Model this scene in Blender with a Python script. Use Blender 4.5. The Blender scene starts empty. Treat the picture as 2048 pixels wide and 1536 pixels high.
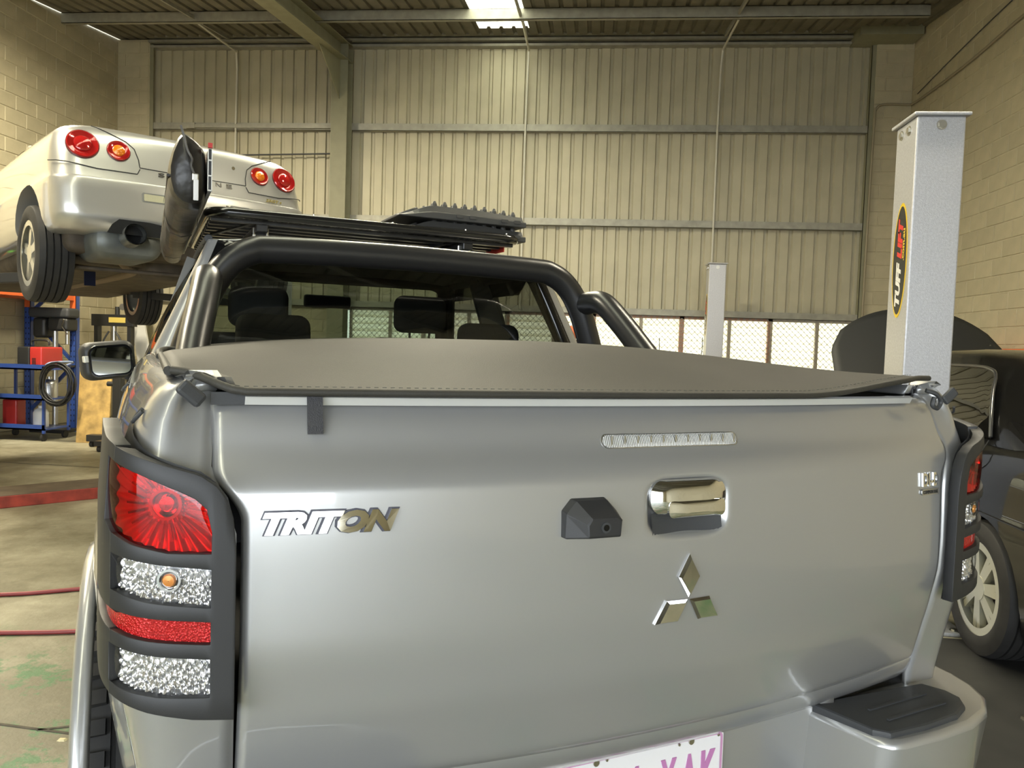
import bpy, bmesh, math, random
from mathutils import Vector, Matrix
random.seed(7)
sc = bpy.context.scene
COL = sc.collection
PI = math.pi
R = math.radians
# ------------------------------------------------------------------ camera
F_PX, H_CAM = 1560.0, 1.42
roll = math.atan(.033)
pitch = -math.atan(79 * math.cos(roll) / F_PX)
cam_d = bpy.data.cameras.new('camera')
cam = bpy.data.objects.new('camera', cam_d); COL.objects.link(cam)
cam_d.sensor_fit = 'HORIZONTAL'; cam_d.sensor_width = 36.0
cam_d.lens = F_PX / 2048 * 36.0
cam_d.clip_start = .02; cam_d.clip_end = 300
cam.matrix_world = Matrix.Translation((0, 0, H_CAM)) @ (Matrix.Rotation(R(5.7), 4, 'Z') @ Matrix.Rotation(PI / 2 + pitch, 4, 'X') @ Matrix.Rotation(roll, 4, 'Z'))
sc.camera = cam
# ------------------------------------------------------------------ world, exposure
w = bpy.data.worlds.new('sky'); sc.world = w; w.use_nodes = True
bg = w.node_tree.nodes['Background']
bg.inputs[0].default_value = (.86, .93, 1.0, 1); bg.inputs[1].default_value = 5.0
sc.view_settings.view_transform = 'Standard'; sc.view_settings.look = 'None'
sc.view_settings.gamma = 1; sc.view_settings.use_curve_mapping = False
sc.view_settings.exposure = .9
sc.cycles.max_bounces = 8; sc.cycles.diffuse_bounces = 4; sc.cycles.glossy_bounces = 4
sc.cycles.transparent_max_bounces = 10; sc.cycles.transmission_bounces = 4
sc.cycles.sample_clamp_indirect = 6; sc.cycles.caustics_reflective = False; sc.cycles.caustics_refractive = False
# building extents (X right, Y away from the camera, Z up)
XL, XR, YB, YF = -7.95, 4.63, 12.5, -6.0
DOOR = (-6.6, 3.7, 3.45)           # open roller door behind the camera: x0, x1, height
def roof_z(y): return 6.30 - (12.5 - y) * .112
def portal(name, loc, rot, sx, sy):
    l = bpy.data.lights.new(name, 'AREA'); l.shape = 'RECTANGLE'; l.size = sx; l.size_y = sy
    l.cycles.is_portal = True
    o = bpy.data.objects.new(name, l); COL.objects.link(o); o.location = loc; o.rotation_euler = rot
portal('door_daylight', ((DOOR[0] + DOOR[1]) / 2, YF - .05, DOOR[2] / 2), (PI / 2, 0, 0), DOOR[1] - DOOR[0], DOOR[2])
portal('window_daylight', (-1.6, YB + .12, 1.45), (-PI / 2, 0, 0), 11.4, 1.1)
# ------------------------------------------------------------------ materials
MATS = {}
def mat(name, col=(.5, .5, .5), rough=.5, metal=0, coat=0, coat_rough=.03, var=0, vscale=8, bump=0, bscale=60, emit=None, estr=0, spec=.5, rnd=0, bdist=.01, rvar=0, detail=4):
    if name in MATS: return MATS[name]
    m = bpy.data.materials.new(name); m.use_nodes = True; MATS[name] = m
    nt = m.node_tree; N = nt.nodes; L = nt.links; b = N['Principled BSDF']
    b.inputs['Base Color'].default_value = (*col, 1); b.inputs['Roughness'].default_value = rough
    b.inputs['Metallic'].default_value = metal; b.inputs['Specular IOR Level'].default_value = spec
    b.inputs['Coat Weight'].default_value = coat; b.inputs['Coat Roughness'].default_value = coat_rough
    if emit: b.inputs['Emission Color'].default_value = (*emit, 1); b.inputs['Emission Strength'].default_value = estr
    if var or bump or rvar:
        tc = N.new('ShaderNodeTexCoord')
    if var or rnd or rvar:
        mix = N.new('ShaderNodeHueSaturation'); mix.inputs['Color'].default_value = (*col, 1)
        val = None
        if var or rvar:
            nz = N.new('ShaderNodeTexNoise'); nz.inputs['Scale'].default_value = vscale; nz.inputs['Detail'].default_value = detail
            L.new(tc.outputs['Object'], nz.inputs['Vector'])
            mr = N.new('ShaderNodeMapRange'); mr.inputs[1].default_value = .3; mr.inputs[2].default_value = .7
            mr.inputs[3].default_value = 1 - var; mr.inputs[4].default_value = 1 + var
            L.new(nz.outputs[0], mr.inputs[0]); val = mr.outputs[0]
            if rvar:
                m2 = N.new('ShaderNodeMapRange'); m2.inputs[3].default_value = max(0, rough - rvar); m2.inputs[4].default_value = rough + rvar
                m2.inputs[1].default_value = .3; m2.inputs[2].default_value = .7
                L.new(nz.outputs[0], m2.inputs[0]); L.new(m2.outputs[0], b.inputs['Roughness'])
        if rnd:
            oi = N.new('ShaderNodeObjectInfo'); mr = N.new('ShaderNodeMapRange')
            mr.inputs[3].default_value = 1 - rnd; mr.inputs[4].default_value = 1 + rnd
            L.new(oi.outputs['Random'], mr.inputs[0])
            if val:
                mm = N.new('ShaderNodeMath'); mm.operation = 'MULTIPLY'; L.new(val, mm.inputs[0]); L.new(mr.outputs[0], mm.inputs[1]); val = mm.outputs[0]
            else: val = mr.outputs[0]
        L.new(val, mix.inputs['Value']); L.new(mix.outputs[0], b.inputs['Base Color'])
    if bump:
        nz = N.new('ShaderNodeTexNoise'); nz.inputs['Scale'].default_value = bscale; nz.inputs['Detail'].default_value = 3
        L.new(tc.outputs['Object'], nz.inputs['Vector'])
        bp = N.new('ShaderNodeBump'); bp.inputs['Strength'].default_value = bump; bp.inputs['Distance'].default_value = bdist
        L.new(nz.outputs[0], bp.inputs['Height']); L.new(bp.outputs[0], b.inputs['Normal'])
    return m
def glass_mat(name, tint, refl=1.0, rough=.0):
    m = bpy.data.materials.new(name); m.use_nodes = True; MATS[name] = m
    nt = m.node_tree; N = nt.nodes; L = nt.links; N.remove(N['Principled BSDF'])
    tr = N.new('ShaderNodeBsdfTransparent'); tr.inputs[0].default_value = (*tint, 1)
    gl = N.new('ShaderNodeBsdfGlossy'); gl.inputs['Roughness'].default_value = rough
    ge = N.new('ShaderNodeNewGeometry'); dt = N.new('ShaderNodeVectorMath'); dt.operation = 'DOT_PRODUCT'
    L.new(ge.outputs['Normal'], dt.inputs[0]); L.new(ge.outputs['Incoming'], dt.inputs[1])
    ab = N.new('ShaderNodeMath'); ab.operation = 'ABSOLUTE'; L.new(dt.outputs['Value'], ab.inputs[0])
    om = N.new('ShaderNodeMath'); om.operation = 'SUBTRACT'; om.inputs[0].default_value = 1.0; L.new(ab.outputs[0], om.inputs[1])
    pw = N.new('ShaderNodeMath'); pw.operation = 'POWER'; pw.inputs[1].default_value = 5; L.new(om.outputs[0], pw.inputs[0])
    fr = N.new('ShaderNodeMath'); fr.operation = 'MULTIPLY_ADD'; fr.inputs[1].default_value = .95; fr.inputs[2].default_value = .05; L.new(pw.outputs[0], fr.inputs[0])
    mm = N.new('ShaderNodeMath'); mm.operation = 'MULTIPLY'; mm.inputs[1].default_value = refl; mm.use_clamp = True
    L.new(fr.outputs[0], mm.inputs[0])
    mx = N.new('ShaderNodeMixShader'); L.new(mm.outputs[0], mx.inputs[0]); L.new(tr.outputs[0], mx.inputs[1]); L.new(gl.outputs[0], mx.inputs[2])
    L.new(mx.outputs[0], N['Material Output'].inputs[0]); return m
def frosted(name, col, tmix):
    m = bpy.data.materials.new(name); m.use_nodes = True; MATS[name] = m
    nt = m.node_tree; N = nt.nodes; L = nt.links; N.remove(N['Principled BSDF'])
    a = N.new('ShaderNodeBsdfTranslucent'); a.inputs[0].default_value = (*col, 1)
    b = N.new('ShaderNodeBsdfTransparent'); b.inputs[0].default_value = (*col, 1)
    mx = N.new('ShaderNodeMixShader'); mx.inputs[0].default_value = tmix
    L.new(a.outputs[0], mx.inputs[1]); L.new(b.outputs[0], mx.inputs[2]); L.new(mx.outputs[0], N['Material Output'].inputs[0]); return m
def flute(m, scale, strength, kind='wave', direction='X', dist=.004):
    nt = m.node_tree; N = nt.nodes; L = nt.links; b = N['Principled BSDF']
    tc = N.new('ShaderNodeTexCoord')
    if kind == 'wave':
        t = N.new('ShaderNodeTexWave'); t.bands_direction = direction; t.inputs['Scale'].default_value = scale; out = t.outputs[1]
    else:
        t = N.new('ShaderNodeTexVoronoi'); t.inputs['Scale'].default_value = scale; out = t.outputs[0]
    L.new(tc.outputs['Object'], t.inputs['Vector'])
    bp = N.new('ShaderNodeBump'); bp.inputs['Strength'].default_value = strength; bp.inputs['Distance'].default_value = dist
    L.new(out, bp.inputs['Height']); L.new(bp.outputs[0], b.inputs['Normal'])
    return m
PAINT = mat('grey_metallic_paint', (.41, .41, .405), .35, .55, 1.0, .03)
SILVER = mat('silver_paint', (.52, .51, .48), .32, .65, 1.0, .04)
GLOSSBLACK = mat('gloss_black_paint', (.006, .006, .006), .3, 0, .8, .015, spec=.05)
SATIN = mat('satin_black_steel', (.018, .018, .018), .33, 0, .25, .25)
MATTE = mat('matte_black_plastic', (.022, .022, .023), .5, 0, bump=.05, bscale=900)
DARKPL = mat('dark_grey_plastic', (.045, .047, .05), .55, 0, bump=.08, bscale=700)
RUBBER = mat('tyre_rubber', (.018, .017, .016), .72, 0, var=.3, vscale=12)
CHROME = mat('chrome', (.82, .82, .82), .06, 1.0)
ALU = mat('aluminium', (.62, .62, .62), .32, 1.0)
STEEL = mat('bolt_steel', (.6, .58, .52), .3, 1.0)
RIMS = mat('cream_alloy', (.62, .60, .47), .3, .55, .6)
VINYL = mat('tonneau_vinyl', (.038, .035, .028), .62, 0, spec=.42, var=.12, vscale=5, bump=.35, bscale=420, bdist=.0015)
BAGM = mat('awning_vinyl', (.016, .014, .012), .36, 0, var=.15, vscale=6, bump=.5, bscale=14, bdist=.012)
SEATM = mat('seat_fabric', (.10, .10, .098), .9, 0, bump=.1, bscale=300)
TRIMIN = mat('interior_trim', (.035, .035, .035), .8)
REARGLASS = glass_mat('tinted_rear_glass', (.26, .27, .25), 1.6)
SIDEGLASS = glass_mat('side_glass', (.62, .66, .63), 1.2)
BLACKGLASS = glass_mat('privacy_glass', (.06, .06, .06), 1.6)
WHITE = mat('white_enamel', (.78, .77, .73), .45)
def red_lens(name, tint):
    m = glass_mat(name, tint, 1.0, .02); return m
REDGLASS = red_lens('red_lens_glass', (.74, .022, .03))
CLEARGLASS = red_lens('clear_lens_glass', (.92, .92, .92))
REFLECTOR = mat('lamp_reflector', (.92, .92, .92), .25, .45)
FLUTED = mat('fluted_reflector', (.80, .80, .81), .12, .82)
REDREFL = flute(mat('red_reflector', (.62, .012, .012), .2, .35, .6), 330, .8, 'vor', dist=.003)
AMBER = mat('amber_bulb', (.75, .26, .02), .25, .3, .5)
REDPL = mat('red_lamp_plastic', (.45, .012, .012), .12, .2, 1.0, .02)
ORANGEPL = flute(mat('orange_lamp_plastic', (.85, .22, .01), .18, .2, 1.0, .02), 60, .8, 'vor', dist=.004)
POSTGREY = mat('hammered_grey_enamel', (.50, .50, .52), .40, .42, .3, .2, var=.10, vscale=90, bump=.4, bscale=220, bdist=.003, detail=2)
BLOCK = mat('cream_block_paint', (.44, .39, .265), .75, 0, var=.07, vscale=5, bump=.3, bscale=45, bdist=.006, rnd=.05)
MORTAR = mat('mortar_paint', (.49, .44, .31), .85, 0, var=.08, vscale=12)
CLAD = mat('cladding_sheet_paint', (.45, .415, .30), .5, .15, var=.06, vscale=3, rnd=.04)
PURLIN = mat('galvanised_purlin', (.33, .32, .27), .5, .35, var=.14, vscale=9)
COLUMN = mat('olive_steel_paint', (.25, .24, .16), .55, 0, var=.08, vscale=6)
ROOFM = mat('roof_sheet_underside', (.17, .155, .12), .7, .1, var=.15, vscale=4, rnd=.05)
BLUE = mat('racking_blue', (.03, .07, .28), .4, 0, .3, .2)
ORANGE = mat('racking_orange', (.70, .13, .03), .45, 0, .2, .2)
REDEN = mat('red_enamel', (.50, .03, .025), .4, 0, .3, .2)
BLACKEN = mat('black_enamel', (.02, .02, .02), .45)
WOOD = mat('stained_plywood', (.46, .30, .10), .75, 0, var=.45, vscale=7)
# ------------------------------------------------------------------ mesh helpers
class MB:
    def __init__(s): s.v = []; s.f = []
    def add(s, v, f):
        o = len(s.v); s.v += [tuple(p) for p in v]; s.f += [tuple(i + o for i in q) for q in f]; return s
    def box(s, a, b, M=None):
        x0, y0, z0 = a; x1, y1, z1 = b
        v = [(x0, y0, z0), (x1, y0, z0), (x1, y1, z0), (x0, y1, z0), (x0, y0, z1), (x1, y0, z1), (x1, y1, z1), (x0, y1, z1)]
        if M: v = [M @ Vector(p) for p in v]
        return s.add(v, [(0, 3, 2, 1), (4, 5, 6, 7), (0, 1, 5, 4), (1, 2, 6, 5), (2, 3, 7, 6), (3, 0, 4, 7)])
    def bar(s, p0, p1, wd, ht, up=(0, 0, 1)):
        p0 = Vector(p0); p1 = Vector(p1); d = (p1 - p0); l = d.length; d.normalize()
        u = Vector(up); x = d.cross(u)
        if x.length < 1e-4: x = d.cross(Vector((1, 0, 0)))
        x.normalize(); z = x.cross(d)
        M = Matrix((( *x, 0), (*d, 0), (*z, 0), (0, 0, 0, 1))).transposed(); M.translation = p0
        return s.box((-wd / 2, 0, -ht / 2), (wd / 2, l, ht / 2), M)
    def tube(s, pts, r, n=10, closed=False, caps=True):
        pts = [Vector(p) for p in pts]; k = len(pts); rs = r if isinstance(r, (list, tuple)) else [r] * k
        rings = []; prev = None
        for i, p in enumerate(pts):
            if closed: t = pts[(i + 1) % k] - pts[i - 1]
            else: t = pts[min(i + 1, k - 1)] - pts[max(i - 1, 0)]
            t.normalize()
            if prev is None:
                a = Vector((0, 0, 1)) if abs(t.z) < .9 else Vector((1, 0, 0))
                nrm = (a - t * a.dot(t)).normalized()
            else:
                nrm = (prev - t * prev.dot(t)).normalized()
            prev = nrm; bn = t.cross(nrm)
            rings.append([p + (nrm * math.cos(2 * PI * j / n) + bn * math.sin(2 * PI * j / n)) * rs[i] for j in range(n)])
        v = [q for g in rings for q in g]; f = []
        for i in range(k if closed else k - 1):
            a = i * n; b = ((i + 1) % k) * n
            for j in range(n): f.append((a + j, a + (j + 1) % n, b + (j + 1) % n, b + j))
        if caps and not closed:
            f.append(tuple(reversed(range(n)))); f.append(tuple((k - 1) * n + j for j in range(n)))
        return s.add(v, f)
    def cyl(s, p0, p1, r, n=16, r1=None):
        return s.tube([p0, p1], [r, r if r1 is None else r1], n)
    def lathe(s, prof, n=24, M=None, closed=False):
        v = []; f = []
        for (r, z) in prof:
            for j in range(n):
                a = 2 * PI * j / n; v.append(Vector((r * math.cos(a), r * math.sin(a), z)))
        if M: v = [M @ p for p in v]
        k = len(prof)
        for i in range(k if closed else k - 1):
            b = ((i + 1) % k) * n
            for j in range(n): f.append((i * n + j, i * n + (j + 1) % n, b + (j + 1) % n, b + j))
        return s.add(v, f)
    def prism(s, poly, fn0, fn1):
        n = len(poly)
        v = [fn0(*p) for p in poly] + [fn1(*p) for p in poly]
        f = [tuple(reversed(range(n))), tuple(range(n, 2 * n))] + [(i, (i + 1) % n, n + (i + 1) % n, n + i) for i in range(n)]
        return s.add(v, f)
    def grid(s, fn, nu, nv, cu=False, keep=None):
        v = [fn(i / nu if not cu else i / nu, j / nv) for j in range(nv + 1) for i in range(nu + (0 if cu else 1))]
        w_ = nu if cu else nu + 1; f = []
        for j in range(nv):
            for i in range(nu):
                if keep and not keep((i + .5) / nu, (j + .5) / nv): continue
                i2 = (i + 1) % w_ if cu else i + 1
                f.append((j * w_ + i, j * w_ + i2, (j + 1) * w_ + i2, (j + 1) * w_ + i))
        return s.add(v, f)
    def rbox(s, a, b, r, M=None, n=3):
        # box with rounded vertical-profile edges made by a subdivided cube pushed to a rounded shape
        c = [(a[i] + b[i]) / 2 for i in range(3)]; h = [(b[i] - a[i]) / 2 for i in range(3)]
        r = min(r, *h); m = 2 * n
        for ax in range(3):
            for sg in (-1, 1):
                def fn(p, q, ax=ax, sg=sg):
                    def ev(t, hh):
                        # spread samples into the rounded ends
                        k = t * 2 - 1
                        return k
                    d = [0, 0, 0]; d[ax] = sg; d[(ax + 1) % 3] = ev(p, 0) ; d[(ax + 2) % 3] = ev(q, 0)
                    P = []
                    inner = [h[i] - r for i in range(3)]
                    raw = []
                    for i in range(3):
                        if i == ax: raw.append(sg * h[i])
                        else:
                            k = d[i]; # nonlinear spacing: |k|<.34 flat
                            t = abs(k)
                            if t < .4: x = t / .4 * inner[i]
                            else: x = inner[i] + (t - .4) / .6 * r
                            raw.append(math.copysign(x, k))
                    q0 = [max(-inner[i], min(inner[i], raw[i])) for i in range(3)]
                    dv = Vector([raw[i] - q0[i] for i in range(3)])
                    if dv.length > 1e-9: dv = dv.normalized() * r
                    pt = Vector(q0) + dv + Vector(c)
                    return M @ pt if M else pt
                if sg > 0: s.grid(fn, 10, 10)
                else: s.grid(lambda p, q, fn=fn: fn(1 - p, q), 10, 10)
        return s
    def build(s, name, m, parent=None, smooth=None, bevel=0, bseg=2, solid=0, sub=0, loc=None, rot=None, merge=0):
        me = bpy.data.meshes.new(name); me.from_pydata(s.v, [], s.f)
        if merge:
            bm = bmesh.new(); bm.from_mesh(me); bmesh.ops.remove_doubles(bm, verts=bm.verts, dist=merge)
            bmesh.ops.recalc_face_normals(bm, faces=bm.faces); bm.to_mesh(me); bm.free()
        me.update()
        return link(name, me, m, parent, smooth, bevel, bseg, solid, sub, loc, rot)
def link(name, me, m, parent=None, smooth=None, bevel=0, bseg=2, solid=0, sub=0, loc=None, rot=None):
    o = bpy.data.objects.new(name, me); COL.objects.link(o)
    if m is not None and not me.materials: me.materials.append(m)
    if smooth is not None:
        me.polygons.foreach_set('use_smooth', [True] * len(me.polygons))
        if smooth < 179: me.set_sharp_from_angle(angle=R(smooth))
    if solid:
        q = o.modifiers.new('solid', 'SOLIDIFY'); q.thickness = solid; q.offset = -1
    if bevel:
        q = o.modifiers.new('bevel', 'BEVEL'); q.width = bevel; q.segments = bseg; q.limit_method = 'ANGLE'; q.angle_limit = R(40)
    if sub:
        q = o.modifiers.new('sub', 'SUBSURF'); q.levels = sub; q.render_levels = sub
    if parent: o.parent = parent
    if loc: o.location = loc
    if rot: o.rotation_euler = rot
    return o
def empty(name, loc=(0, 0, 0), rz=0, parent=None):
    o = bpy.data.objects.new(name, None); COL.objects.link(o); o.location = loc; o.rotation_euler = (0, 0, rz); o.empty_display_size = .1
    if parent: o.parent = parent
    return o
def tag(o, label, cat, group=None):
    o['label'] = label; o['category'] = cat
    if group: o['group'] = group
    return o
def struct(o, label=None):
    o['kind'] = 'structure'
    if label: o['label'] = label
    return o
def stuff(o): o['kind'] = 'stuff'; return o
def dup(o, parent=None, **kw):
    c = o.copy(); COL.objects.link(c); c.parent = parent
    for k, val in kw.items(): setattr(c, k, val)
    return c
def copy_tree(o, parent=None):
    c = dup(o, parent)
    for ch in list(o.children): copy_tree(ch, c)
    return c
def text_geo(txt, size, extrude=0, shear=0, offset=0, align='CENTER', bevel=0, spacing=1.0):
    cu = bpy.data.curves.new('t', 'FONT'); cu.body = txt; cu.size = size; cu.extrude = extrude; cu.shear = shear; cu.offset = offset
    cu.align_x = align; cu.align_y = 'CENTER'; cu.bevel_depth = bevel; cu.space_character = spacing; cu.resolution_u = 3
    ob = bpy.data.objects.new('t', cu); COL.objects.link(ob)
    dg = bpy.context.evaluated_depsgraph_get(); dg.update()
    me = bpy.data.meshes.new_from_object(ob.evaluated_get(dg))
    v = [p.co.copy() for p in me.vertices]; f = [tuple(p.vertices) for p in me.polygons]
    bpy.data.objects.remove(ob); bpy.data.curves.remove(cu); bpy.data.meshes.remove(me)
    return v, f
def interp(tab, x):
    if x <= tab[0][0]: return tab[0][1]
    for (a, b), (c, d) in zip(tab, tab[1:]):
        if x <= c:
            t = (x - a) / (c - a); return b + (d - b) * t
    return tab[-1][1]
def sinterp(tab, x):
    # smooth (monotone-ish cubic) table lookup
    n = len(tab)
    if x <= tab[0][0]: return tab[0][1]
    if x >= tab[-1][0]: return tab[-1][1]
    sl = [(tab[i + 1][1] - tab[i][1]) / (tab[i + 1][0] - tab[i][0]) for i in range(n - 1)]
    m = [sl[0]] + [0 if sl[i - 1] * sl[i] <= 0 else 2 * sl[i - 1] * sl[i] / (sl[i - 1] + sl[i]) for i in range(1, n - 1)] + [sl[-1]]
    for i in range(n - 1):
        if x <= tab[i + 1][0]:
            h = tab[i + 1][0] - tab[i][0]; t = (x - tab[i][0]) / h
            return (2*t**3 - 3*t*t + 1) * tab[i][1] + (t**3 - 2*t*t + t) * h * m[i] + (-2*t**3 + 3*t*t) * tab[i + 1][1] + (t**3 - t*t) * h * m[i + 1]
def sstep(a, b, x):
    t = max(0, min(1, (x - a) / (b - a))); return t * t * (3 - 2 * t)
def catmull(pts, n=8, closed=False):
    P = [Vector(p) for p in pts]; out = []; k = len(P)
    for i in range(k if closed else k - 1):
        if closed: p0, p1, p2, p3 = P[i - 1], P[i], P[(i + 1) % k], P[(i + 2) % k]
        else: p0, p1, p2, p3 = P[max(i - 1, 0)], P[i], P[i + 1], P[min(i + 2, k - 1)]
        for j in range(n):
            t = j / n
            out.append(.5 * ((2 * p1) + (-p0 + p2) * t + (2 * p0 - 5 * p1 + 4 * p2 - p3) * t * t + (-p0 + 3 * p1 - 3 * p2 + p3) * t ** 3))
    if not closed: out.append(P[-1])
    return out
def rrect(x0, x1, y0, y1, r, n=6):
    out = []
    for cx, cy, a0 in ((x1 - r, y1 - r, 0), (x0 + r, y1 - r, 90), (x0 + r, y0 + r, 180), (x1 - r, y0 + r, 270)):
        for i in range(n + 1):
            a = R(a0 + 90 * i / n); out.append((cx + r * math.cos(a), cy + r * math.sin(a)))
    return out
# ================================================================== THE BUILDING
def concrete():
    m = bpy.data.materials.new('workshop_concrete'); m.use_nodes = True; MATS['concrete'] = m
    nt = m.node_tree; N = nt.nodes; L = nt.links; b = N['Principled BSDF']
    tc = N.new('ShaderNodeTexCoord')
    def noise(s, d=5, rough=.6):
        n = N.new('ShaderNodeTexNoise'); n.inputs['Scale'].default_value = s; n.inputs['Detail'].default_value = d; n.inputs['Roughness'].default_value = rough
        L.new(tc.outputs['Object'], n.inputs['Vector']); return n.outputs[0]
    def ramp(inp, st):
        r = N.new('ShaderNodeValToRGB'); L.new(inp, r.inputs[0]); e = r.color_ramp.elements
        while len(e) < len(st): e.new(.5)
        for q, (p, c) in zip(e, st): q.position = p; q.color = (*c, 1)
        return r.outputs[0]
    def mix(f, a, c):
        x = N.new('ShaderNodeMix'); x.data_type = 'RGBA'
        if isinstance(f, float): x.inputs[0].default_value = f
        else: L.new(f, x.inputs[0])
        for i, q in ((6, a), (7, c)):
            if isinstance(q, tuple): x.inputs[i].default_value = (*q, 1)
            else: L.new(q, x.inputs[i])
        return x.outputs[2]
    base = ramp(noise(1.3), [(.3, (.25, .225, .155)), (.55, (.36, .335, .245)), (.75, (.43, .40, .30))])
    stain = ramp(noise(.55, 6, .7), [(.40, (0, 0, 0)), (.56, (1, 1, 1))])
    c1 = mix(stain, (.15, .135, .085), base)
    # worn green floor paint, kept to the bay beside the ute
    sep = N.new('ShaderNodeSeparateXYZ'); L.new(tc.outputs['Object'], sep.inputs[0])
    ny = N.new('ShaderNodeMapRange'); ny.inputs[1].default_value = 3.5; ny.inputs[2].default_value = 2.9; L.new(sep.outputs[1], ny.inputs[0])
    pt = ramp(noise(3.5, 6, .75), [(.52, (0, 0, 0)), (.58, (1, 1, 1))])
    mm = N.new('ShaderNodeMath'); mm.operation = 'MULTIPLY'; L.new(pt, mm.inputs[0]); L.new(ny.outputs[0], mm.inputs[1])
    c2 = mix(mm.outputs[0], c1, (.06, .16, .06))
    L.new(c2, b.inputs['Base Color']); b.inputs['Roughness'].default_value = .55
    bp = N.new('ShaderNodeBump'); bp.inputs['Strength'].default_value = .25; bp.inputs['Distance'].default_value = .01
    L.new(noise(30, 6), bp.inputs['Height']); L.new(bp.outputs[0], b.inputs['Normal'])
    return m
CONC = concrete()
fl = struct(MB().box((XL - .2, YF, -.15), (XR + .2, YB + .2, 0)).build('floor', CONC))
struct(MB().box((-30, -40, -.2), (30, YF, -.02)).build('driveway', mat('outdoor_concrete', (.45, .44, .42), .8, var=.1, vscale=2)), 'pale concrete apron outside the open door')
JOINT = mat('joint_filler', (.09, .08, .06), .9, var=.3, vscale=20)
for p0, p1 in (((-3.2, 2.62, .001), (.2, 2.37, .001)), ((-1.9, 2.52, .001), (.6, 3.6, .001)), ((-7.9, 7.6, .001), (4.5, 7.6, .001))):
    MB().bar(p0, p1, .012, .003).build('floor_joint', JOINT, fl)

# block walls ------------------------------------------------------------
def block_mesh(l, h, t=.010):
    c = .006
    v = [(0, 0, 0), (l, 0, 0), (l, 0, h), (0, 0, h), (c, -t, c), (l - c, -t, c), (l - c, -t, h - c), (c, -t, h - c)]
    f = [(0, 1, 5, 4), (1, 2, 6, 5), (2, 3, 7, 6), (3, 0, 4, 7), (4, 5, 6, 7)]
    me = bpy.data.meshes.new('block'); me.from_pydata(v, [], f); me.materials.append(BLOCK); return me
BLK = {l: block_mesh(l, .19) for l in (.39, .19, .14, .34)}
def block_face(parent, origin, axis, rz, length, zfun, want, z0=0):
    """running-bond courses over a face; `want(s,z)` picks those that become single blocks, the others are joined"""
    rest = MB(); M = Matrix.Translation(origin) @ Matrix.Rotation(rz, 4, 'Z')
    row = 0; z = z0
    while z < 6.4:
        s = -.2 if row % 2 else 0.0
        while s < length:
            a = max(s, 0); e = min(s + .39, length - .005); l = e - a
            zt = zfun(a)
            if l > .05 and z + .19 < zt + .12:
                ll = min(BLK, key=lambda q: abs(q - l))
                if want(a, z) and abs(ll - l) < .02:
                    o = bpy.data.objects.new('block', BLK[ll]); COL.objects.link(o); o.parent = parent
                    o.matrix_local = M @ Matrix.Translation((a, 0, z))
                else:
                    me = block_mesh(l, .19) if abs(ll - l) >= .005 else BLK[ll]
                    vv = [M @ (Vector((a, 0, z)) + q.co) for q in me.vertices]
                    rest.add(vv, [tuple(q.vertices) for q in me.polygons])
            s += .4
        row += 1; z += .2
    if rest.v: stuff(rest.build('block_courses', BLOCK, parent))
# right wall: face looks to -X ; running s = towards the camera from the back corner
wr = MB().add([(XR + .008, YF, 0), (XR + .008, YB + .2, 0), (XR + .008, YB + .2, roof_z(YB) + .1), (XR + .008, YF, roof_z(YF) + .1),
               (XR + .2, YF, 0), (XR + .2, YB + .2, 0), (XR + .2, YB + .2, roof_z(YB) + .1), (XR + .2, YF, roof_z(YF) + .1)],
              [(0, 3, 2, 1), (4, 5, 6, 7), (0, 1, 5, 4), (1, 2, 6, 5), (2, 3, 7, 6), (3, 0, 4, 7)]).build('wall_right', MORTAR)
struct(wr, 'cream painted concrete block wall behind the near lift post')
block_face(wr, (XR + .008, YB, 0), 0, -PI / 2, YB - YF, lambda s: roof_z(YB - s), lambda s, z: s < 3.75 and z > 1.3)
wl = MB().add([(XL - .008, YF, 0), (XL - .008, YB + .2, 0), (XL - .008, YB + .2, roof_z(YB) + .1), (XL - .008, YF, roof_z(YF) + .1),
               (XL - .2, YF, 0), (XL - .2, YB + .2, 0), (XL - .2, YB + .2, roof_z(YB) + .1), (XL - .2, YF, roof_z(YF) + .1)],
              [(0, 1, 2, 3), (4, 7, 6, 5), (0, 4, 5, 1), (1, 5, 6, 2), (2, 6, 7, 3), (3, 7, 4, 0)]).build('wall_left', MORTAR)
struct(wl, 'cream painted concrete block wall behind the racking')
block_face(wl, (XL - .008, YB - 3.2, 0), 0, PI / 2, 3.2, lambda s: roof_z(9), lambda s, z: True)
block_face(wl, (XL - .008, YF, 0), 0, PI / 2, YB - 3.2 - YF, lambda s: roof_z(YF + s), lambda s, z: False)
# piers at both ends of the back wall
for nm, x0, x1 in (('trim_1', 4.09, 4.63), ('trim_2', -7.95, -7.40)):
    p = MB().box((x0, 12.398, 0), (x1, 12.7, 6.22)).build(nm, MORTAR)
    struct(p, 'cream block pier at the ' + ('right' if x0 > 0 else 'left') + ' end of the sheeted back wall')
    row = 0; z = 0
    while z < 6.1:
        spans = [(.0, .14), (.15, .54)] if row % 2 else [(0, .39), (.40, .54)]
        for a, e in spans:
            o = bpy.data.objects.new('block', BLK[.39 if e - a > .3 else .14]); COL.objects.link(o); o.parent = p
            o.location = (x0 + a, 12.398, z)
        row += 1; z += .2
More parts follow.
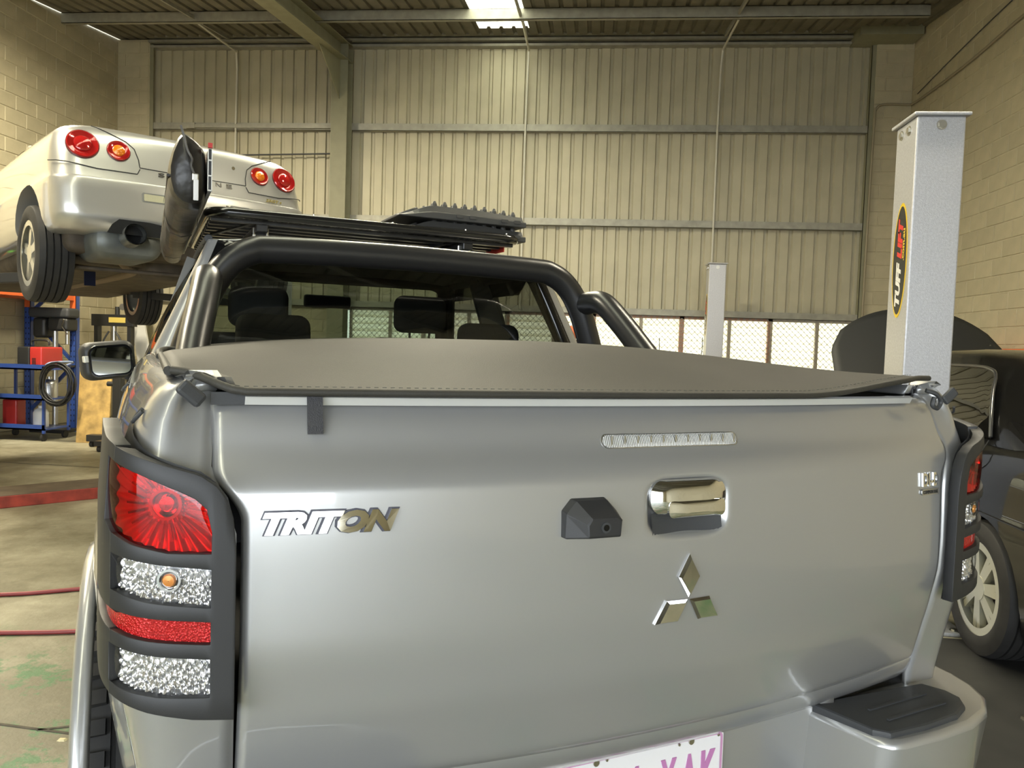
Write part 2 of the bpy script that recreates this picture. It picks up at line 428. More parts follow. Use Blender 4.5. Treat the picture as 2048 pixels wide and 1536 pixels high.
# back wall --------------------------------------------------------------
wb = MB().box((-7.40, YB + .0, 0), (4.09, YB + .2, .93)).build('wall_back', MORTAR)
struct(wb, 'back wall of cream ribbed metal sheets over a low block base')
prof = []
for k in range(4):
    x = k * .19
    prof += [(x, 0), (x + .112, 0), (x + .124, .030), (x + .162, .030), (x + .178, 0)]
prof.append((.76, 0))
def sheet_mesh(z0, z1, name):
    v = [(x, y, z) for z in (z0, z1) for x, y in prof]; n = len(prof)
    me = bpy.data.meshes.new(name); me.from_pydata(v, [], [(i, i + 1, n + i + 1, n + i) for i in range(n - 1)]); return me
SM = sheet_mesh(1.95, 6.14, 'cladding_sheet'); SM.materials.append(CLAD)
x = -7.40
while x < 4.05:
    o = bpy.data.objects.new('cladding_sheet', SM); COL.objects.link(o); o.parent = wb; o.location = (x, YB + .03, 0)
    x += .76
struct(MB().box((-8.2, YB + .09, 1.9), (4.9, YB + .12, 6.6)).build('wall_outer', mat('outer_sheet', (.4, .4, .38), .6)), 'outer skin behind the cladding')
def girt(z, x0, x1, d=.075, h=.10, nm='girt'):
    m = MB().box((x0, YB - d, z - h / 2), (x1, YB + .02, z - h / 2 + .006)).box((x0, YB - d, z + h / 2 - .006), (x1, YB + .02, z + h / 2))
    m.box((x0, YB - d, z - h / 2), (x1, YB - d + .006, z + h / 2)).box((x0, YB - d - .001, z + h / 2 - .02), (x1, YB - d + .001, z + h / 2 + .012))
    return m.build(nm, PURLIN, wb)
for z in (3.37, 4.83):
    girt(z, -7.36, -4.26); girt(z, -3.97, 4.06)
girt(1.99, -7.36, 4.06, .08, .09, 'window_head_beam')
for z, h in ((6.12, .05), (6.19, .05), (6.26, .06)):
    MB().box((-7.40, YB - .10 - (z - 6.12) * .8, z - h / 2), (4.05, YB + .05, z + h / 2 - .012)).build('eave_flashing', PURLIN, wb)
for x in (-7.375, 4.06):
    MB().box((x - .035, YB - .09, .9), (x + .035, YB - .08, 6.15)).box((x - .035, YB - .09, .9), (x - .028, YB + .02, 6.15)).build('jamb_angle', COLUMN, wb)
for x in (-1.15, 1.81, -5.9):
    m = MB().tube([(x, YB - .10, 1.99), (x - .01, YB - .10, 4.83), (x, YB - .10, 5.75), (x + .01, YB - .16, 6.0), (x + .02, 11.1, roof_z(11.1) - .2)], .016, 6)
    m.build('bracing_rod', mat('white_pipe', (.6, .58, .5), .5), wb)
    m = MB().bar((x, 12.1, 6.12), (x, 10.0, roof_z(10) - .15), .03, .05); m.build('fly_brace', PURLIN, wb)
# long light strip channel on the left upper girt
MB().box((-6.6, YB - .12, 4.80), (-4.3, YB - .07, 4.86)).box((-6.75, YB - .13, 4.79), (-6.6, YB - .07, 4.88)).build('cable_duct', PURLIN, wb)
MB().tube([(-7.2, YB - .1, 4.35), (-6, YB - .1, 4.36), (-4.3, YB - .1, 4.40)], .013, 6).build('cable', DARKPL, wb)
# steel portal column and rafter
m = MB().box((-4.23, 12.16, 0), (-3.97, 12.175, 6.05)).box((-4.23, 12.415, 0), (-3.97, 12.43, 6.05)).box((-4.105, 12.17, 0), (-4.095, 12.42, 6.05))
c = struct(m.build('steel_column', COLUMN), 'olive painted steel column standing against the back wall')
tag(c, 'olive painted steel column standing against the back wall', 'column')
m = MB()
ya, yb = 12.43, YF
for x0, x1, dz0, dz1 in ((-4.23, -3.97, -.30, -.285), (-4.23, -3.97, -.56, -.545), (-4.106, -4.094, -.56, -.29)):
    v = []
    for y in (ya, yb):
        for xx, dz in ((x0, dz0), (x1, dz0), (x1, dz1), (x0, dz1)): v.append((xx, y, roof_z(y) + dz + .10))
    m.add(v, [(0, 1, 2, 3), (7, 6, 5, 4), (0, 4, 5, 1), (1, 5, 6, 2), (2, 6, 7, 3), (3, 7, 4, 0)])
# haunch plate under the knee
m.add([(-4.106, 12.16, 5.2), (-4.106, 12.16, 5.9), (-4.106, 11.2, roof_z(11.2) - .45), (-4.094, 12.16, 5.2), (-4.094, 12.16, 5.9), (-4.094, 11.2, roof_z(11.2) - .45)], [(0, 1, 2), (5, 4, 3), (0, 3, 4, 1), (1, 4, 5, 2), (2, 5, 3, 0)])
tag(struct(m.build('rafter', COLUMN)), 'olive steel rafter running from the column towards the door', 'beam')
# ceiling: ribbed roof sheets, one translucent strip
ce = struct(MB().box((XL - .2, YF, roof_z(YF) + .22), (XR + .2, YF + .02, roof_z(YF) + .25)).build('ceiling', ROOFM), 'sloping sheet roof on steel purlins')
SKY = frosted('translucent_sheet', (.95, .88, .62), .15)
n = len(prof)
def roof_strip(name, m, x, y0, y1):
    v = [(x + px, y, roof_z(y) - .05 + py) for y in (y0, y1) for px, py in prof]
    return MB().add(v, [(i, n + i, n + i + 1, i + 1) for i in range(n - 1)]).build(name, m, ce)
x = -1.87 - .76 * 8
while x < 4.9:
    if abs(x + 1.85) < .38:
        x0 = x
        roof_strip('roof_sheet', ROOFM, x, YF, -4.5); roof_strip('skylight_sheet', SKY, x, -4.5, 11.95); roof_strip('roof_sheet', ROOFM, x, 11.95, 12.75)  # skylight's unseen stretch towards the door added to brighten the upper tailgate
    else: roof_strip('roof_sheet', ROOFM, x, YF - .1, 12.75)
    x += .76
y = 11.0
while y > YF:
    zt = roof_z(y) - .055
    m = MB().box((XL, y, zt - .15), (XR - .35 if y > 10.9 else XR, y + .004, zt)).box((XL, y, zt - .15), (XR - .35 if y > 10.9 else XR, y + .07, zt - .142)).box((XL, y, zt - .006), (XR - .35 if y > 10.9 else XR, y + .07, zt))
    m.box((XL, y + .066, zt - .15), (XR - .35 if y > 10.9 else XR, y + .07, zt - .13))
    m.build('purlin', PURLIN, ce); y -= 1.3
MB().box((3.72, 12.0, 6.08), (4.6, 12.5, 6.30)).build('eave_box', COLUMN, ce)
# windows: louvre banks behind a wire mesh
LOUV = frosted('louvre_glass', (.72, .69, .58), .5)
WFR = mat('window_frame_paint', (.42, .37, .30), .6)
WMUL = mat('rust_brown_frame', (.40, .22, .15), .6)
blade = bpy.data.meshes.new('louvre_blade')
blade.from_pydata([(0, -.012, -.065), (1, -.012, -.065), (1, .022, .065), (0, .022, .065), (0, -.007, -.067), (1, -.007, -.067), (1, .027, .063), (0, .027, .063)], [],
                  [(0, 1, 2, 3), (7, 6, 5, 4), (0, 4, 5, 1), (1, 5, 6, 2), (2, 6, 7, 3), (3, 7, 4, 0)]); blade.materials.append(LOUV)
MESHW = mat('mesh_wire', (.33, .32, .27), .5, .5)
edges_x = [4.05, 2.75, 1.40, .02, -1.36, -2.72, -3.95]
wins = [(edges_x[i + 1], edges_x[i]) for i in range(6)]
for k, (x0, x1) in enumerate(wins):
    z0, z1 = .95, 1.945; xm = (x0 + x1) / 2 + (.06 if k < 6 else 0)
    fm = MB().box((x0, YB - .03, z0), (x0 + .035, YB + .06, z1)).box((x1 - .035, YB - .03, z0), (x1, YB + .06, z1)).box((x0, YB - .03, z0), (x1, YB + .06, z0 + .04)).box((x0, YB - .03, z1 - .04), (x1, YB + .06, z1))
    wo = struct(fm.build('window_%d' % (k + 1), WMUL if k in (1, 2, 3) else WFR), 'louvred window behind wire mesh in the back wall')
    MB().box((xm - .025, YB - .02, z0), (xm + .025, YB + .05, z1)).build('mullion', WFR, wo)
    for a, e in ((x0 + .035, xm - .025), (xm + .025, x1 - .035)):
        for j in range(8):
            o = bpy.data.objects.new('louvre_blade', blade); COL.objects.link(o); o.parent = wo
            o.location = (a, YB + .02, z0 + .10 + j * .1155); o.scale = (e - a, 1, 1)
    m = MB(); sp = .088; t = x0 - 1.0
    while t < x1:
        for sg in (1, -1):
            # line z = z0 + sg*(x - t)
            pts = []
            if sg > 0: a, e = max(t, x0), min(t + (z1 - z0), x1); za, ze = z0 + a - t, z0 + e - t
            else: a, e = max(t, x0), min(t + (z1 - z0), x1); za, ze = z1 - (a - t), z1 - (e - t)
            if e - a > .02: m.bar((a, YB - .04, za), (e, YB - .04, ze), .007, .006, (0, 1, 0))
        t += sp
    stuff(m.build('wire_mesh', MESHW, wo))
# block infill of the left bay, and the neighbour's wall outside the windows
lb = struct(MB().box((-7.40, YB + .008, .93), (-4.26, YB + .2, 1.95)).build('wall_infill', MORTAR), 'cream block infill under the sheeting left of the steel column')
z_ = .93; r_ = 0
while z_ < 1.85:
    x_ = -7.40 - (.2 if r_ % 2 else 0)
    while x_ < -4.4:
        if x_ >= -7.41:
            o = bpy.data.objects.new('block', BLK[.39]); COL.objects.link(o); o.parent = lb; o.location = (x_, YB + .008, z_)
        x_ += .4
    z_ += .2; r_ += 1
tag(MB().box((-9, 15.6, -.2), (8, 15.8, 2.9)).build('neighbour_wall', mat('pale_render', (.62, .60, .50), .8, var=.05, vscale=1)), 'sunlit pale wall outside beyond the louvred windows', 'wall')
# front wall with the open roller door (behind the camera)
m = MB().box((XL - .2, YF - .2, 0), (DOOR[0], YF, 4.6)).box((DOOR[1], YF - .2, 0), (XR + .2, YF, 4.6)).box((DOOR[0], YF - .2, DOOR[2]), (DOOR[1], YF, 4.6))
struct(m.build('wall_front', MORTAR), 'cream front wall around the open roller door')
tag(MB().cyl((DOOR[0], YF + .3, DOOR[2] + .25), (DOOR[1], YF + .3, DOOR[2] + .25), .22, 20).build('roller_door', CLAD, smooth=60), 'rolled up cream roller door above the workshop entrance', 'door')
# conduit on the right pier and wall
def tubeob(name, pts, r, m, parent=None, n=8, cm=6):
    return MB().tube(catmull(pts, cm), r, n).build(name, m, parent, smooth=60)
tag(tubeob('conduit', [(4.07, 12.34, 2.0), (4.075, 12.34, 3.6), (4.09, 12.34, 5.0), (4.10, 12.34, 5.10), (4.16, 12.34, 5.17), (4.3, 12.34, 5.19), (4.55, 12.33, 5.18), (4.60, 12.2, 5.17), (4.6, 11.4, 5.15), (4.6, 10.3, 5.17), (4.6, 9.0, 5.24), (4.6, 6, 5.3)], .017, mat('conduit_paint', (.28, .24, .16), .6)), 'brown electrical conduit bending from the right pier onto the block wall', 'conduit')
tag(tubeob('telephone_cable', [(4.61, 12.15, 5.28), (4.61, 10.8, 5.42), (4.61, 9.5, 5.52), (4.61, 8.0, 5.60)], .006, DARKPL), 'thin dark cable strung along the right block wall above the conduit', 'cable')
# fluorescent battens (their own light inside)
TUBEG = mat('lit_fluorescent_tube', (1, 1, 1), .5, emit=(1, .96, .82), estr=45)
def batten(loc, rz, power, label, L=1.5, rx=0):
    t = empty('fluorescent_light', loc, rz)
    MB().box((-L / 2, -.07, .0), (L / 2, .07, .06)).build('housing', WHITE, t)
    for s in (-.04, .04):
        MB().cyl((-L / 2 + .03, s, -.022), (L / 2 - .03, s, -.022), .014, 10).build('lamp_tube', TUBEG, t, smooth=60)
    for s in (-1, 1): MB().box((s * (L / 2 - .02) - .012, -.06, -.04), (s * (L / 2 - .02) + .012, .06, .0)).build('lamp_holder', WHITE, t)
    for s in (-.5, .5): MB().cyl((s, 0, .06), (s, 0, roof_z(loc[1]) + .1 - loc[2]), .006, 6).build('hanger', STEEL, t)
    l = bpy.data.lights.new('tube_light', 'AREA'); l.shape = 'RECTANGLE'; l.size = L; l.size_y = .12; l.energy = power; l.color = (1, .90, .66)
    o = bpy.data.objects.new('tube_light', l); COL.objects.link(o); o.parent = t; o.location = (0, 0, -.05)
    tag(t, label, 'light', 'fluorescent battens under the roof')
batten((-6.1, 7.1, 5.42), R(90), 300, 'fluorescent batten above the racking by the left wall')
batten((-1.5, 7.4, 5.3), R(0), 95, 'fluorescent batten under the skylight near the back wall')
batten((-4.6, 3.4, 4.7), R(90), 110, 'fluorescent batten above the lifted silver coupe tail')
batten((1.9, 4.0, 4.75), R(0), 45, 'fluorescent batten above the near lift post')
# ================================================================== THE GREY UTE
TR = empty('pickup_truck', (.150, 1.361, 0), R(30.657))
tag(TR, 'dark grey metallic dual-cab pickup with tonneau cover and black sports bar in the foreground', 'pickup')
def gate_edge(w): return .708 + .036 * sstep(1.165, 1.24, w)
def tg_v(u, w):
    p = sinterp([(.755, -.004), (.765, -.012), (.80, -.022), (.855, -.036), (.875, -.041), (.90, -.044), (1.0, -.048), (1.10, -.046), (1.20, -.040), (1.222, -.032), (1.26, -.006), (1.30, .012), (1.322, .026), (1.336, .050)], w)
    bow = .052 * min(1.3, (abs(u) / .71)) ** 2
    low = .016 * sstep(1.0, .86, w) * (abs(u) / .71) ** 2
    edge = .008 * sstep(.985, 1.0, abs(u) / gate_edge(w)) ** 2
    # bowl behind the handle
    du = abs(u - .002) / .083; dw = abs(w - 1.158) / .049
    k = (du ** 4 + dw ** 4) ** .25
    bowl = .018 * sstep(1.04, .80, k)
    return p + bow + low + edge + bowl
def tgpt(u, w, off=0): return (u, tg_v(u, w) - off, w)
def wmap(b): return .755 + b * (1.336 - .755)
uu = [-1 + 2 * i / 190 for i in range(191)]
ws = sorted(set([.755, .765, .775, .785] + [.80 + .006 * i for i in range(10)] + [.86 + .012 * i for i in range(20)] + [1.10 + .006 * i for i in range(20)] + [1.22 + .008 * i for i in range(13)] + [1.325, 1.33, 1.336]))
m = MB(); v = [tgpt(u * gate_edge(w_), w_) for w_ in ws for u in uu]; nu = len(uu)
m.add(v, [(j * nu + i, j * nu + i + 1, (j + 1) * nu + i + 1, (j + 1) * nu + i) for j in range(len(ws) - 1) for i in range(nu - 1)])
tail = m.build('tailgate', PAINT, TR, smooth=179, solid=.03)
def on_gate(name, geo, u0, w0, W, Hh, off, m, parent=None, shear=0, thick=.004):
    v, f = geo
    xs = [p.x for p in v]; ys = [p.y for p in v]; zs = [p.z for p in v]
    x0, x1, y0, y1, z0, z1 = min(xs), max(xs), min(ys), max(ys), min(zs), max(zs)
    out = []
    for p in v:
        yy = (p.y - y0) / (y1 - y0); u = u0 + ((p.x - x0) / (x1 - x0) - .5) * W; w_ = w0 + (yy - .5) * Hh
        d = (p.z - z0) / max(z1 - z0, 1e-6) * thick
        out.append((u, tg_v(u, w_) - off - d, w_))
    return MB().add(out, f).build(name, m, parent or tail)
on_gate('model_badge', text_geo('TRITON', .1, .01, .32, .006, spacing=.98), -.589, 1.164, .186, .032, .001, CHROME, thick=.005)
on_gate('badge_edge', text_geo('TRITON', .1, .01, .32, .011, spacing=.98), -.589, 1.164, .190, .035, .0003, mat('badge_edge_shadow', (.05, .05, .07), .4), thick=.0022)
on_gate('engine_badge', text_geo('DI-D', .1, .01, 0, .002, spacing=1.08), .651, 1.169, .056, .028, .001, CHROME, thick=.005)
b = MB(); pl = rrect(-.031, .031, -.006, .006, .004)
b.prism(pl, lambda x, y: tgpt(.653 + x, 1.143 + y, .001), lambda x, y: tgpt(.653 + x, 1.143 + y, .004)); bo = b.build('engine_badge_plate', ALU, tail)
on_gate('badge_lettering', text_geo('COMMON RAIL', .1, .002, 0, .0), .653, 1.143, .054, .0072, .0042, BLACKEN, bo, thick=.0006)
# three-diamond emblem
EC = (.003, 1.003); Ld = .076; a_ = Ld / math.sqrt(3)
for ang in (90, 210, 330):
    d = Vector((math.cos(R(ang)), math.sin(R(ang)))); n2 = Vector((-d.y, d.x))
    P = [Vector((0, 0)) + d * .002, d * Ld / 2 + n2 * a_ / 2, d * Ld, d * Ld / 2 - n2 * a_ / 2]
    cc = d * Ld / 2; m = MB(); v = []
    for k, o in ((1.0, .0005), (1.0, .004), (.80, .0095)):
        for q in P:
            r = cc + (q - cc) * k; v.append(tgpt(EC[0] + r.x, EC[1] + r.y, o))
    f = [(8, 9, 10, 11)]
    for i in range(2):
        for j in range(4): f.append((i * 4 + j, i * 4 + (j + 1) % 4, i * 4 + 4 + (j + 1) % 4, i * 4 + 4 + j))
    m.add(v, f).build('emblem_diamond', CHROME, tail)
# handle: chrome surround, lever, dark bowl
def gate_plate(name, u0, u1, w0, w1, r, off, bulge, m, parent=None, thick=.006, keep=None):
    b = MB(); poly = rrect(u0, u1, w0, w1, r, 8); n = len(poly); cx, cy = (u0 + u1) / 2, (w0 + w1) / 2; v = []; f = []
    K = 7
    for k in range(K + 1):
        t = k / K; sc_ = 1 - t * .999
        for (x, y) in poly:
            X = cx + (x - cx) * sc_; Y = cy + (y - cy) * sc_
            v.append((X, tg_v(.0 + X if not keep else X, min(max(Y, .78), 1.33)) * 0 + base_v(X, Y) - off - bulge * (1 - (1 - min(1, t * 1.6)) ** 2), Y))
    for k in range(K):
        for i in range(n): f.append((k * n + i, k * n + (i + 1) % n, (k + 1) * n + (i + 1) % n, (k + 1) * n + i))
    vb = [(x, base_v(x, y) - off + thick, y) for x, y in poly]; o = len(v); v += vb
    for i in range(n): f.append((o + i, o + (i + 1) % n, (i + 1) % n, i))
    return b.add(v, f).build(name, m, parent or tail, smooth=50)
def base_v(u, w_):   # gate surface without the bowl
    du = abs(u - .002) / .083; dw = abs(w_ - 1.158) / .049; k = (du ** 4 + dw ** 4) ** .25
    return tg_v(u, w_) - .018 * sstep(1.04, .80, k)
# chrome cover = upper shell with an inset lever under it
hd = gate_plate('handle_surround', -.076, .080, 1.146, 1.204, .026, .001, .014, CHROME)
gate_plate('handle_lever', -.048, .068, 1.143, 1.172, .010, .0135, .006, CHROME, hd, thick=.012)
bw = MB().grid(lambda a, c: (-.070 + .144 * a, base_v(0, 1.13) + .016 - .010 * ((2 * a - 1) ** 2) - .006 * (1 - c) ** 2, 1.112 + .036 * c), 20, 8).build('handle_bowl', DARKPL, hd, smooth=60)
# reversing camera housing
m = MB(); v = []
sec = [(0, [(-.046, -.030), (.046, -.030), (.046, .012), (.030, .030), (-.030, .030), (-.046, .012)]), (.012, [(-.045, -.030), (.046, -.030), (.046, .009), (.028, .028), (-.026, .028), (-.043, .009)]), (.034, [(-.018, -.026), (.040, -.026), (.043, .000), (.036, .006), (-.012, .006), (-.020, -.004)]), (.036, [(-.016, -.024), (.038, -.024), (.040, .000), (.034, .004), (-.010, .004), (-.017, -.006)])]
for d, P in sec: v += [(-.193 + x, base_v(-.193 + x, 1.152 + y) - d, 1.152 + y) for x, y in P]
f = [(i * 6 + j, i * 6 + (j + 1) % 6, i * 6 + 6 + (j + 1) % 6, i * 6 + 6 + j) for i in range(3) for j in range(6)] + [(18, 19, 20, 21, 22, 23)]
rc = m.add(v, f).build('reversing_camera', MATTE, tail, bevel=.002)
yv = base_v(-.183, 1.14) - .036
MB().cyl((-.181, yv + .003, 1.142), (-.181, yv - .0012, 1.142), .0085, 20).build('lens_ring', DARKPL, rc, smooth=40)
MB().cyl((-.181, yv + .003, 1.142), (-.181, yv - .002, 1.142), .005, 16).build('camera_lens', GLOSSBLACK, rc, smooth=40)
# high brake light
bl = gate_plate('brake_light', -.150, .133, 1.2545, 1.2775, .0112, .0015, .002, ALU)
gate_plate('brake_light_lens', -.147, .130, 1.2565, 1.2760, .0095, .0032, .002, flute(mat('clear_fluted_lens', (.88, .88, .87), .2, .2, .8), 95, .9, 'wave', 'X', .004), bl)
for k in range(11):
    u = -.133 + k * .0255
    b = MB().box((u - .0015, base_v(u, 1.266) - .0066, 1.258), (u + .0015, base_v(u, 1.266) - .003, 1.2745)).build('lens_divider', ALU, bl)
# tub sides -------------------------------------------------------------
PL = catmull([(-.715, .000, 0), (-.755, .004, 0), (-.80, .013, 0), (-.834, .032, 0), (-.855, .066, 0), (-.865, .125, 0), (-.874, .28, 0), (-.890, .6, 0), (-.898, 1.0, 0), (-.90, 1.60, 0)], 8)
CUM = [0]
for a, b in zip(PL, PL[1:]): CUM.append(CUM[-1] + (b - a).length)
def plan(s):
    s = max(0, min(CUM[-1], s))
    for i in range(len(PL) - 1):
        if s <= CUM[i + 1]:
            t = (s - CUM[i]) / (CUM[i + 1] - CUM[i]); p = PL[i].lerp(PL[i + 1], t)
            d0 = (PL[i + 1] - PL[i]).normalized(); d1 = (PL[min(i + 2, len(PL) - 1)] - PL[min(i + 1, len(PL) - 2)]).normalized()
            d = d0.lerp(d1, t).normalized(); return p, Vector((-d.y, d.x, 0)) * 1
    return PL[-1], Vector((-1, 0, 0))
_p, _n = plan(.5)
NS = -1 if _n.x > 0 else 1
INS = [(.48, .10), (.60, .065), (.75, .035), (.86, .016), (.93, .004), (1.0, 0), (1.10, 0), (1.18, .004), (1.24, .012), (1.29, .026), (1.325, .042), (1.345, .058), (1.356, .08), (1.360, .11), (1.357, .15)]
def side_pt(s, w_, off=0, side=-1, inset=None):
    p, n = plan(s); n = n * NS
    i = inset if inset is not None else sinterp(INS[:13], w_)
    q = p - n * (i - off)
    v, = (q.y,)
    dist = math.hypot(q.y - .97, w_ - .42)
    bul = .040 * math.exp(-((dist - .53) / .11) ** 2) if w_ < 1.12 and s > .25 else 0
    u = q.x - bul * sstep(.25, .5, s)
    return (u * (-side), v, w_)
svals = [.02 * i for i in range(18)] + [.36 + .05 * i for i in range(28)]
svals = [s for s in svals if s <= CUM[-1]]
lev = [(w_, None) for w_ in (.48, .54, .60, .66, .72, .78, .84, .88, .92, .97, 1.03, 1.09, 1.15, 1.20, 1.24, 1.27, 1.30, 1.325, 1.340, 1.350, 1.356)] + [(1.360, .105), (1.359, .15), (1.34, .16)]
def tub_side(side):
    v = []; f = []; n = len(svals)
    for w_, ins in lev:
        for s in svals:
            k = ins if ins is not None else None
            if k is None:
                k0 = max(0, tg_v(gate_edge(w_), min(w_, 1.334)) - .004); q_ = sstep(0, .22, s); k = k0 * (1 - q_) + sinterp(INS[:13], w_) * q_
            else: k = max(k * (.6 + .4 * sstep(0, .2, s)), tg_v(.75, 1.334) * (1 - sstep(0, .22, s)))
            s0 = .036 * sstep(1.165, 1.24, w_); v.append(side_pt(s + s0 * max(0, 1 - s / .3), w_, 0, side, k))
    for j in range(len(lev) - 1):
        for i in range(n - 1):
            a, b, c, d = j * n + i, j * n + i + 1, (j + 1) * n + i + 1, (j + 1) * n + i
            cy = (v[a][1] + v[c][1]) / 2; cz = (v[a][2] + v[c][2]) / 2
            if math.hypot(cy - .97, cz - .42) < .47 and abs(v[a][0]) > .8: continue
            f.append((a, d, c, b) if side < 0 else (a, b, c, d))
    return MB().add(v, f).build('tub_side', PAINT, TR, smooth=60, solid=.012)
TS = {s: tub_side(s) for s in (-1, 1)}
MB().box((-.74, .14, .70), (.74, 1.55, .76)).box((-.76, 1.50, .70), (.76, 1.58, 1.34)).build('tub_floor', MATTE, TR)
for s in (-1, 1):
    m = MB(); rr = []
    for a in range(-10, 191, 10):
        y = .97 + .475 * math.cos(R(a)); z = .42 + .475 * math.sin(R(a)); rr.append((s * .938, y, z))
    m.tube(rr, .018, 8); m.build('wheel_arch_flare', PAINT, TR, smooth=60)
    # moulded corner cap between tub rail and gate, and cover tie hooks
    MB().bar((s * .786, .050, 1.352), (s * .757, .055, 1.326), .022, .012, (0, -1, .3)).build('corner_cap', DARKPL, TS[s], bevel=.005)
    for v0 in (.12, .75):
        p = side_pt(.2 if v0 < .3 else .85, 1.312, .004, s); 
        MB().tube(catmull([(p[0], p[1] - .02, p[2]), (p[0] + s * .010, p[1] - .012, p[2] - .012), (p[0] + s * .012, p[1], p[2] - .016), (p[0] + s * .010, p[1] + .012, p[2] - .012), (p[0], p[1] + .02, p[2])], 5), .003, 6).build('tie_hook', DARKPL, TS[s], smooth=60)
# tail lights -----------------------------------------------------------
ROWS = {  # s -> w tables
 'cb': [(0, .907), (.05, .913), (.10, .925), (.16, .945), (.24, .965), (.34, .985)],
 'wb': [(.03, .941), (.09, .946), (.13, .953), (.16, .962), (.34, .99)],
 'wt': [(.03, .992), (.10, 1.001), (.16, 1.012), (.34, 1.02)],
 'rb': [(.03, 1.012), (.10, 1.020), (.16, 1.030), (.22, 1.043), (.34, 1.06)],
 'rt': [(.03, 1.042), (.10, 1.050), (.16, 1.058), (.22, 1.069), (.34, 1.085)],
 'ab': [(.03, 1.061), (.10, 1.071), (.15, 1.083), (.34, 1.10)],
 'at': [(.03, 1.112), (.10, 1.122), (.15, 1.131), (.34, 1.14)],
 'db': [(0, 1.118), (.03, 1.133), (.08, 1.136), (.12, 1.146), (.15, 1.158), (.17, 1.172), (.34, 1.18)],
 'dt': [(0, 1.127), (.012, 1.148), (.03, 1.162), (.036, 1.192), (.05, 1.206), (.07, 1.217), (.11, 1.236), (.15, 1.251), (.17, 1.256), (.34, 1.262)],
 'ct': [(0, 1.135), (.004, 1.175), (.012, 1.203), (.025, 1.222), (.045, 1.237), (.08, 1.248), (.12, 1.261), (.16, 1.274), (.22, 1.286), (.34, 1.29)]}
def row(k, s): return interp(ROWS[k], s)
def lamp(side):
    base = MB().grid(lambda a, c: side_pt(a * .30, row('cb', a * .30) + (row('ct', a * .30) - row('cb', a * .30)) * c, .004, side), 26, 8)
    lt = base.build('tail_light', mat('lamp_backing', (.03, .03, .03), .5), TR, smooth=60)
    keys = ['cb', 'wb', 'wt', 'rb', 'rt', 'ab', 'at', 'db', 'dt', 'ct']; hole = {1: (.03, .152), 3: (.03, .262), 5: (.03, .150), 7: (.03, .168)}
    ss = sorted(set([0, .004, .008, .012, .018, .025, .03, .036, .043] + [.05 + .01 * i for i in range(29)] + [.150, .152, .168, .262]))
    v = []; f = []; n = len(ss)
    for k in keys:
        for s in ss: v.append(side_pt(s, row(k, s), .0255, side, 0.004 + .006 * sstep(1.2, 1.28, row(k, s))))
    for j in range(len(keys) - 1):
        for i in range(n - 1):
            c = (ss[i] + ss[i + 1]) / 2
            if j in hole and hole[j][0] < c < hole[j][1]: continue
            q = (j * n + i, (j + 1) * n + i, (j + 1) * n + i + 1, j * n + i + 1)
            f.append(q if side < 0 else tuple(reversed(q)))
    cv = MB().add(v, f).build('light_cover', MATTE, lt, smooth=40); 
    q = cv.modifiers.new('solid', 'SOLIDIFY'); q.thickness = .022; q.offset = -1
    q = cv.modifiers.new('bevel', 'BEVEL'); q.width = .004; q.segments = 2; q.limit_method = 'ANGLE'; q.angle_limit = R(50)
    def lens(name, k0, k1, s0, s1, off, m, bulge=.0, nn=18, nv=8, rip=None):
        def P(a, c):
            s = s0 + (s1 - s0) * a; w_ = row(k0, s) * (1 - c) + row(k1, s) * c
            return side_pt(s, w_, off + bulge * (1 - (2 * c - 1) ** 2) + (rip(s, w_) if rip else 0), side, .004)
        g = MB().grid(P, nn, nv)
        return g.build(name, m, lt, smooth=60)
    RIP = lambda s, w_: .0016 * math.sin(s * 900) * (1 if math.sin(w_ * 300) > -.3 else -.8) + .0012 * math.sin(w_ * 420 + 3 * math.sin(s * 150))
    lens('red_reflector_bowl', 'db', 'dt', .028, .172, .012, REFLECTOR, -.004, 120, 40, lambda s, w_: .0022 * math.sin(26 * math.atan2(w_ - 1.198, s - .085)) * sstep(.015, .03, math.hypot(s - .085, w_ - 1.198)))
    lens('red_lens', 'db', 'dt', .026, .175, .019, REDGLASS, .002)
    lens('indicator_reflector', 'ab', 'at', .028, .156, .013, FLUTED, -.003, 150, 30, RIP)
    lens('indicator_lens', 'ab', 'at', .026, .16, .019, CLEARGLASS, .002)
    lens('reflector_strip', 'rb', 'rt', .026, .27, .016, REDREFL)
    lens('reverse_reflector', 'wb', 'wt', .028, .158, .013, FLUTED, -.003, 150, 30, RIP)
    lens('reverse_lens', 'wb', 'wt', .026, .16, .019, CLEARGLASS, .002)
    def disc(name, s, w_, r, off, m, ring=True, depth=.004):
        p = Vector(side_pt(s, w_, off, side, .004)); pp, n = plan(s); n = n * NS; n = Vector((n.x * -side, n.y, 0))
        rot = n.to_track_quat('Z', 'Y').to_matrix().to_4x4(); M = Matrix.Translation(p) @ rot
        b = MB()
        if ring: b.lathe([(r, 0), (r, depth), (r * .8, depth), (r * .72, 0), (r * .45, -.002), (r * .4, .003), (.0005, .004)], 28, M)
        else: b.lathe([(r, 0), (r * .8, depth * .8), (.0005, depth)], 24, M)
        return b.build(name, m, lt, smooth=40)
    disc('bulb_bowl', .085, 1.198, .021, .013, CHROME)
    disc('bulb_bowl', .080, 1.098, .015, .014, CHROME); disc('indicator_bulb', .080, 1.098, .009, .016, AMBER, False)
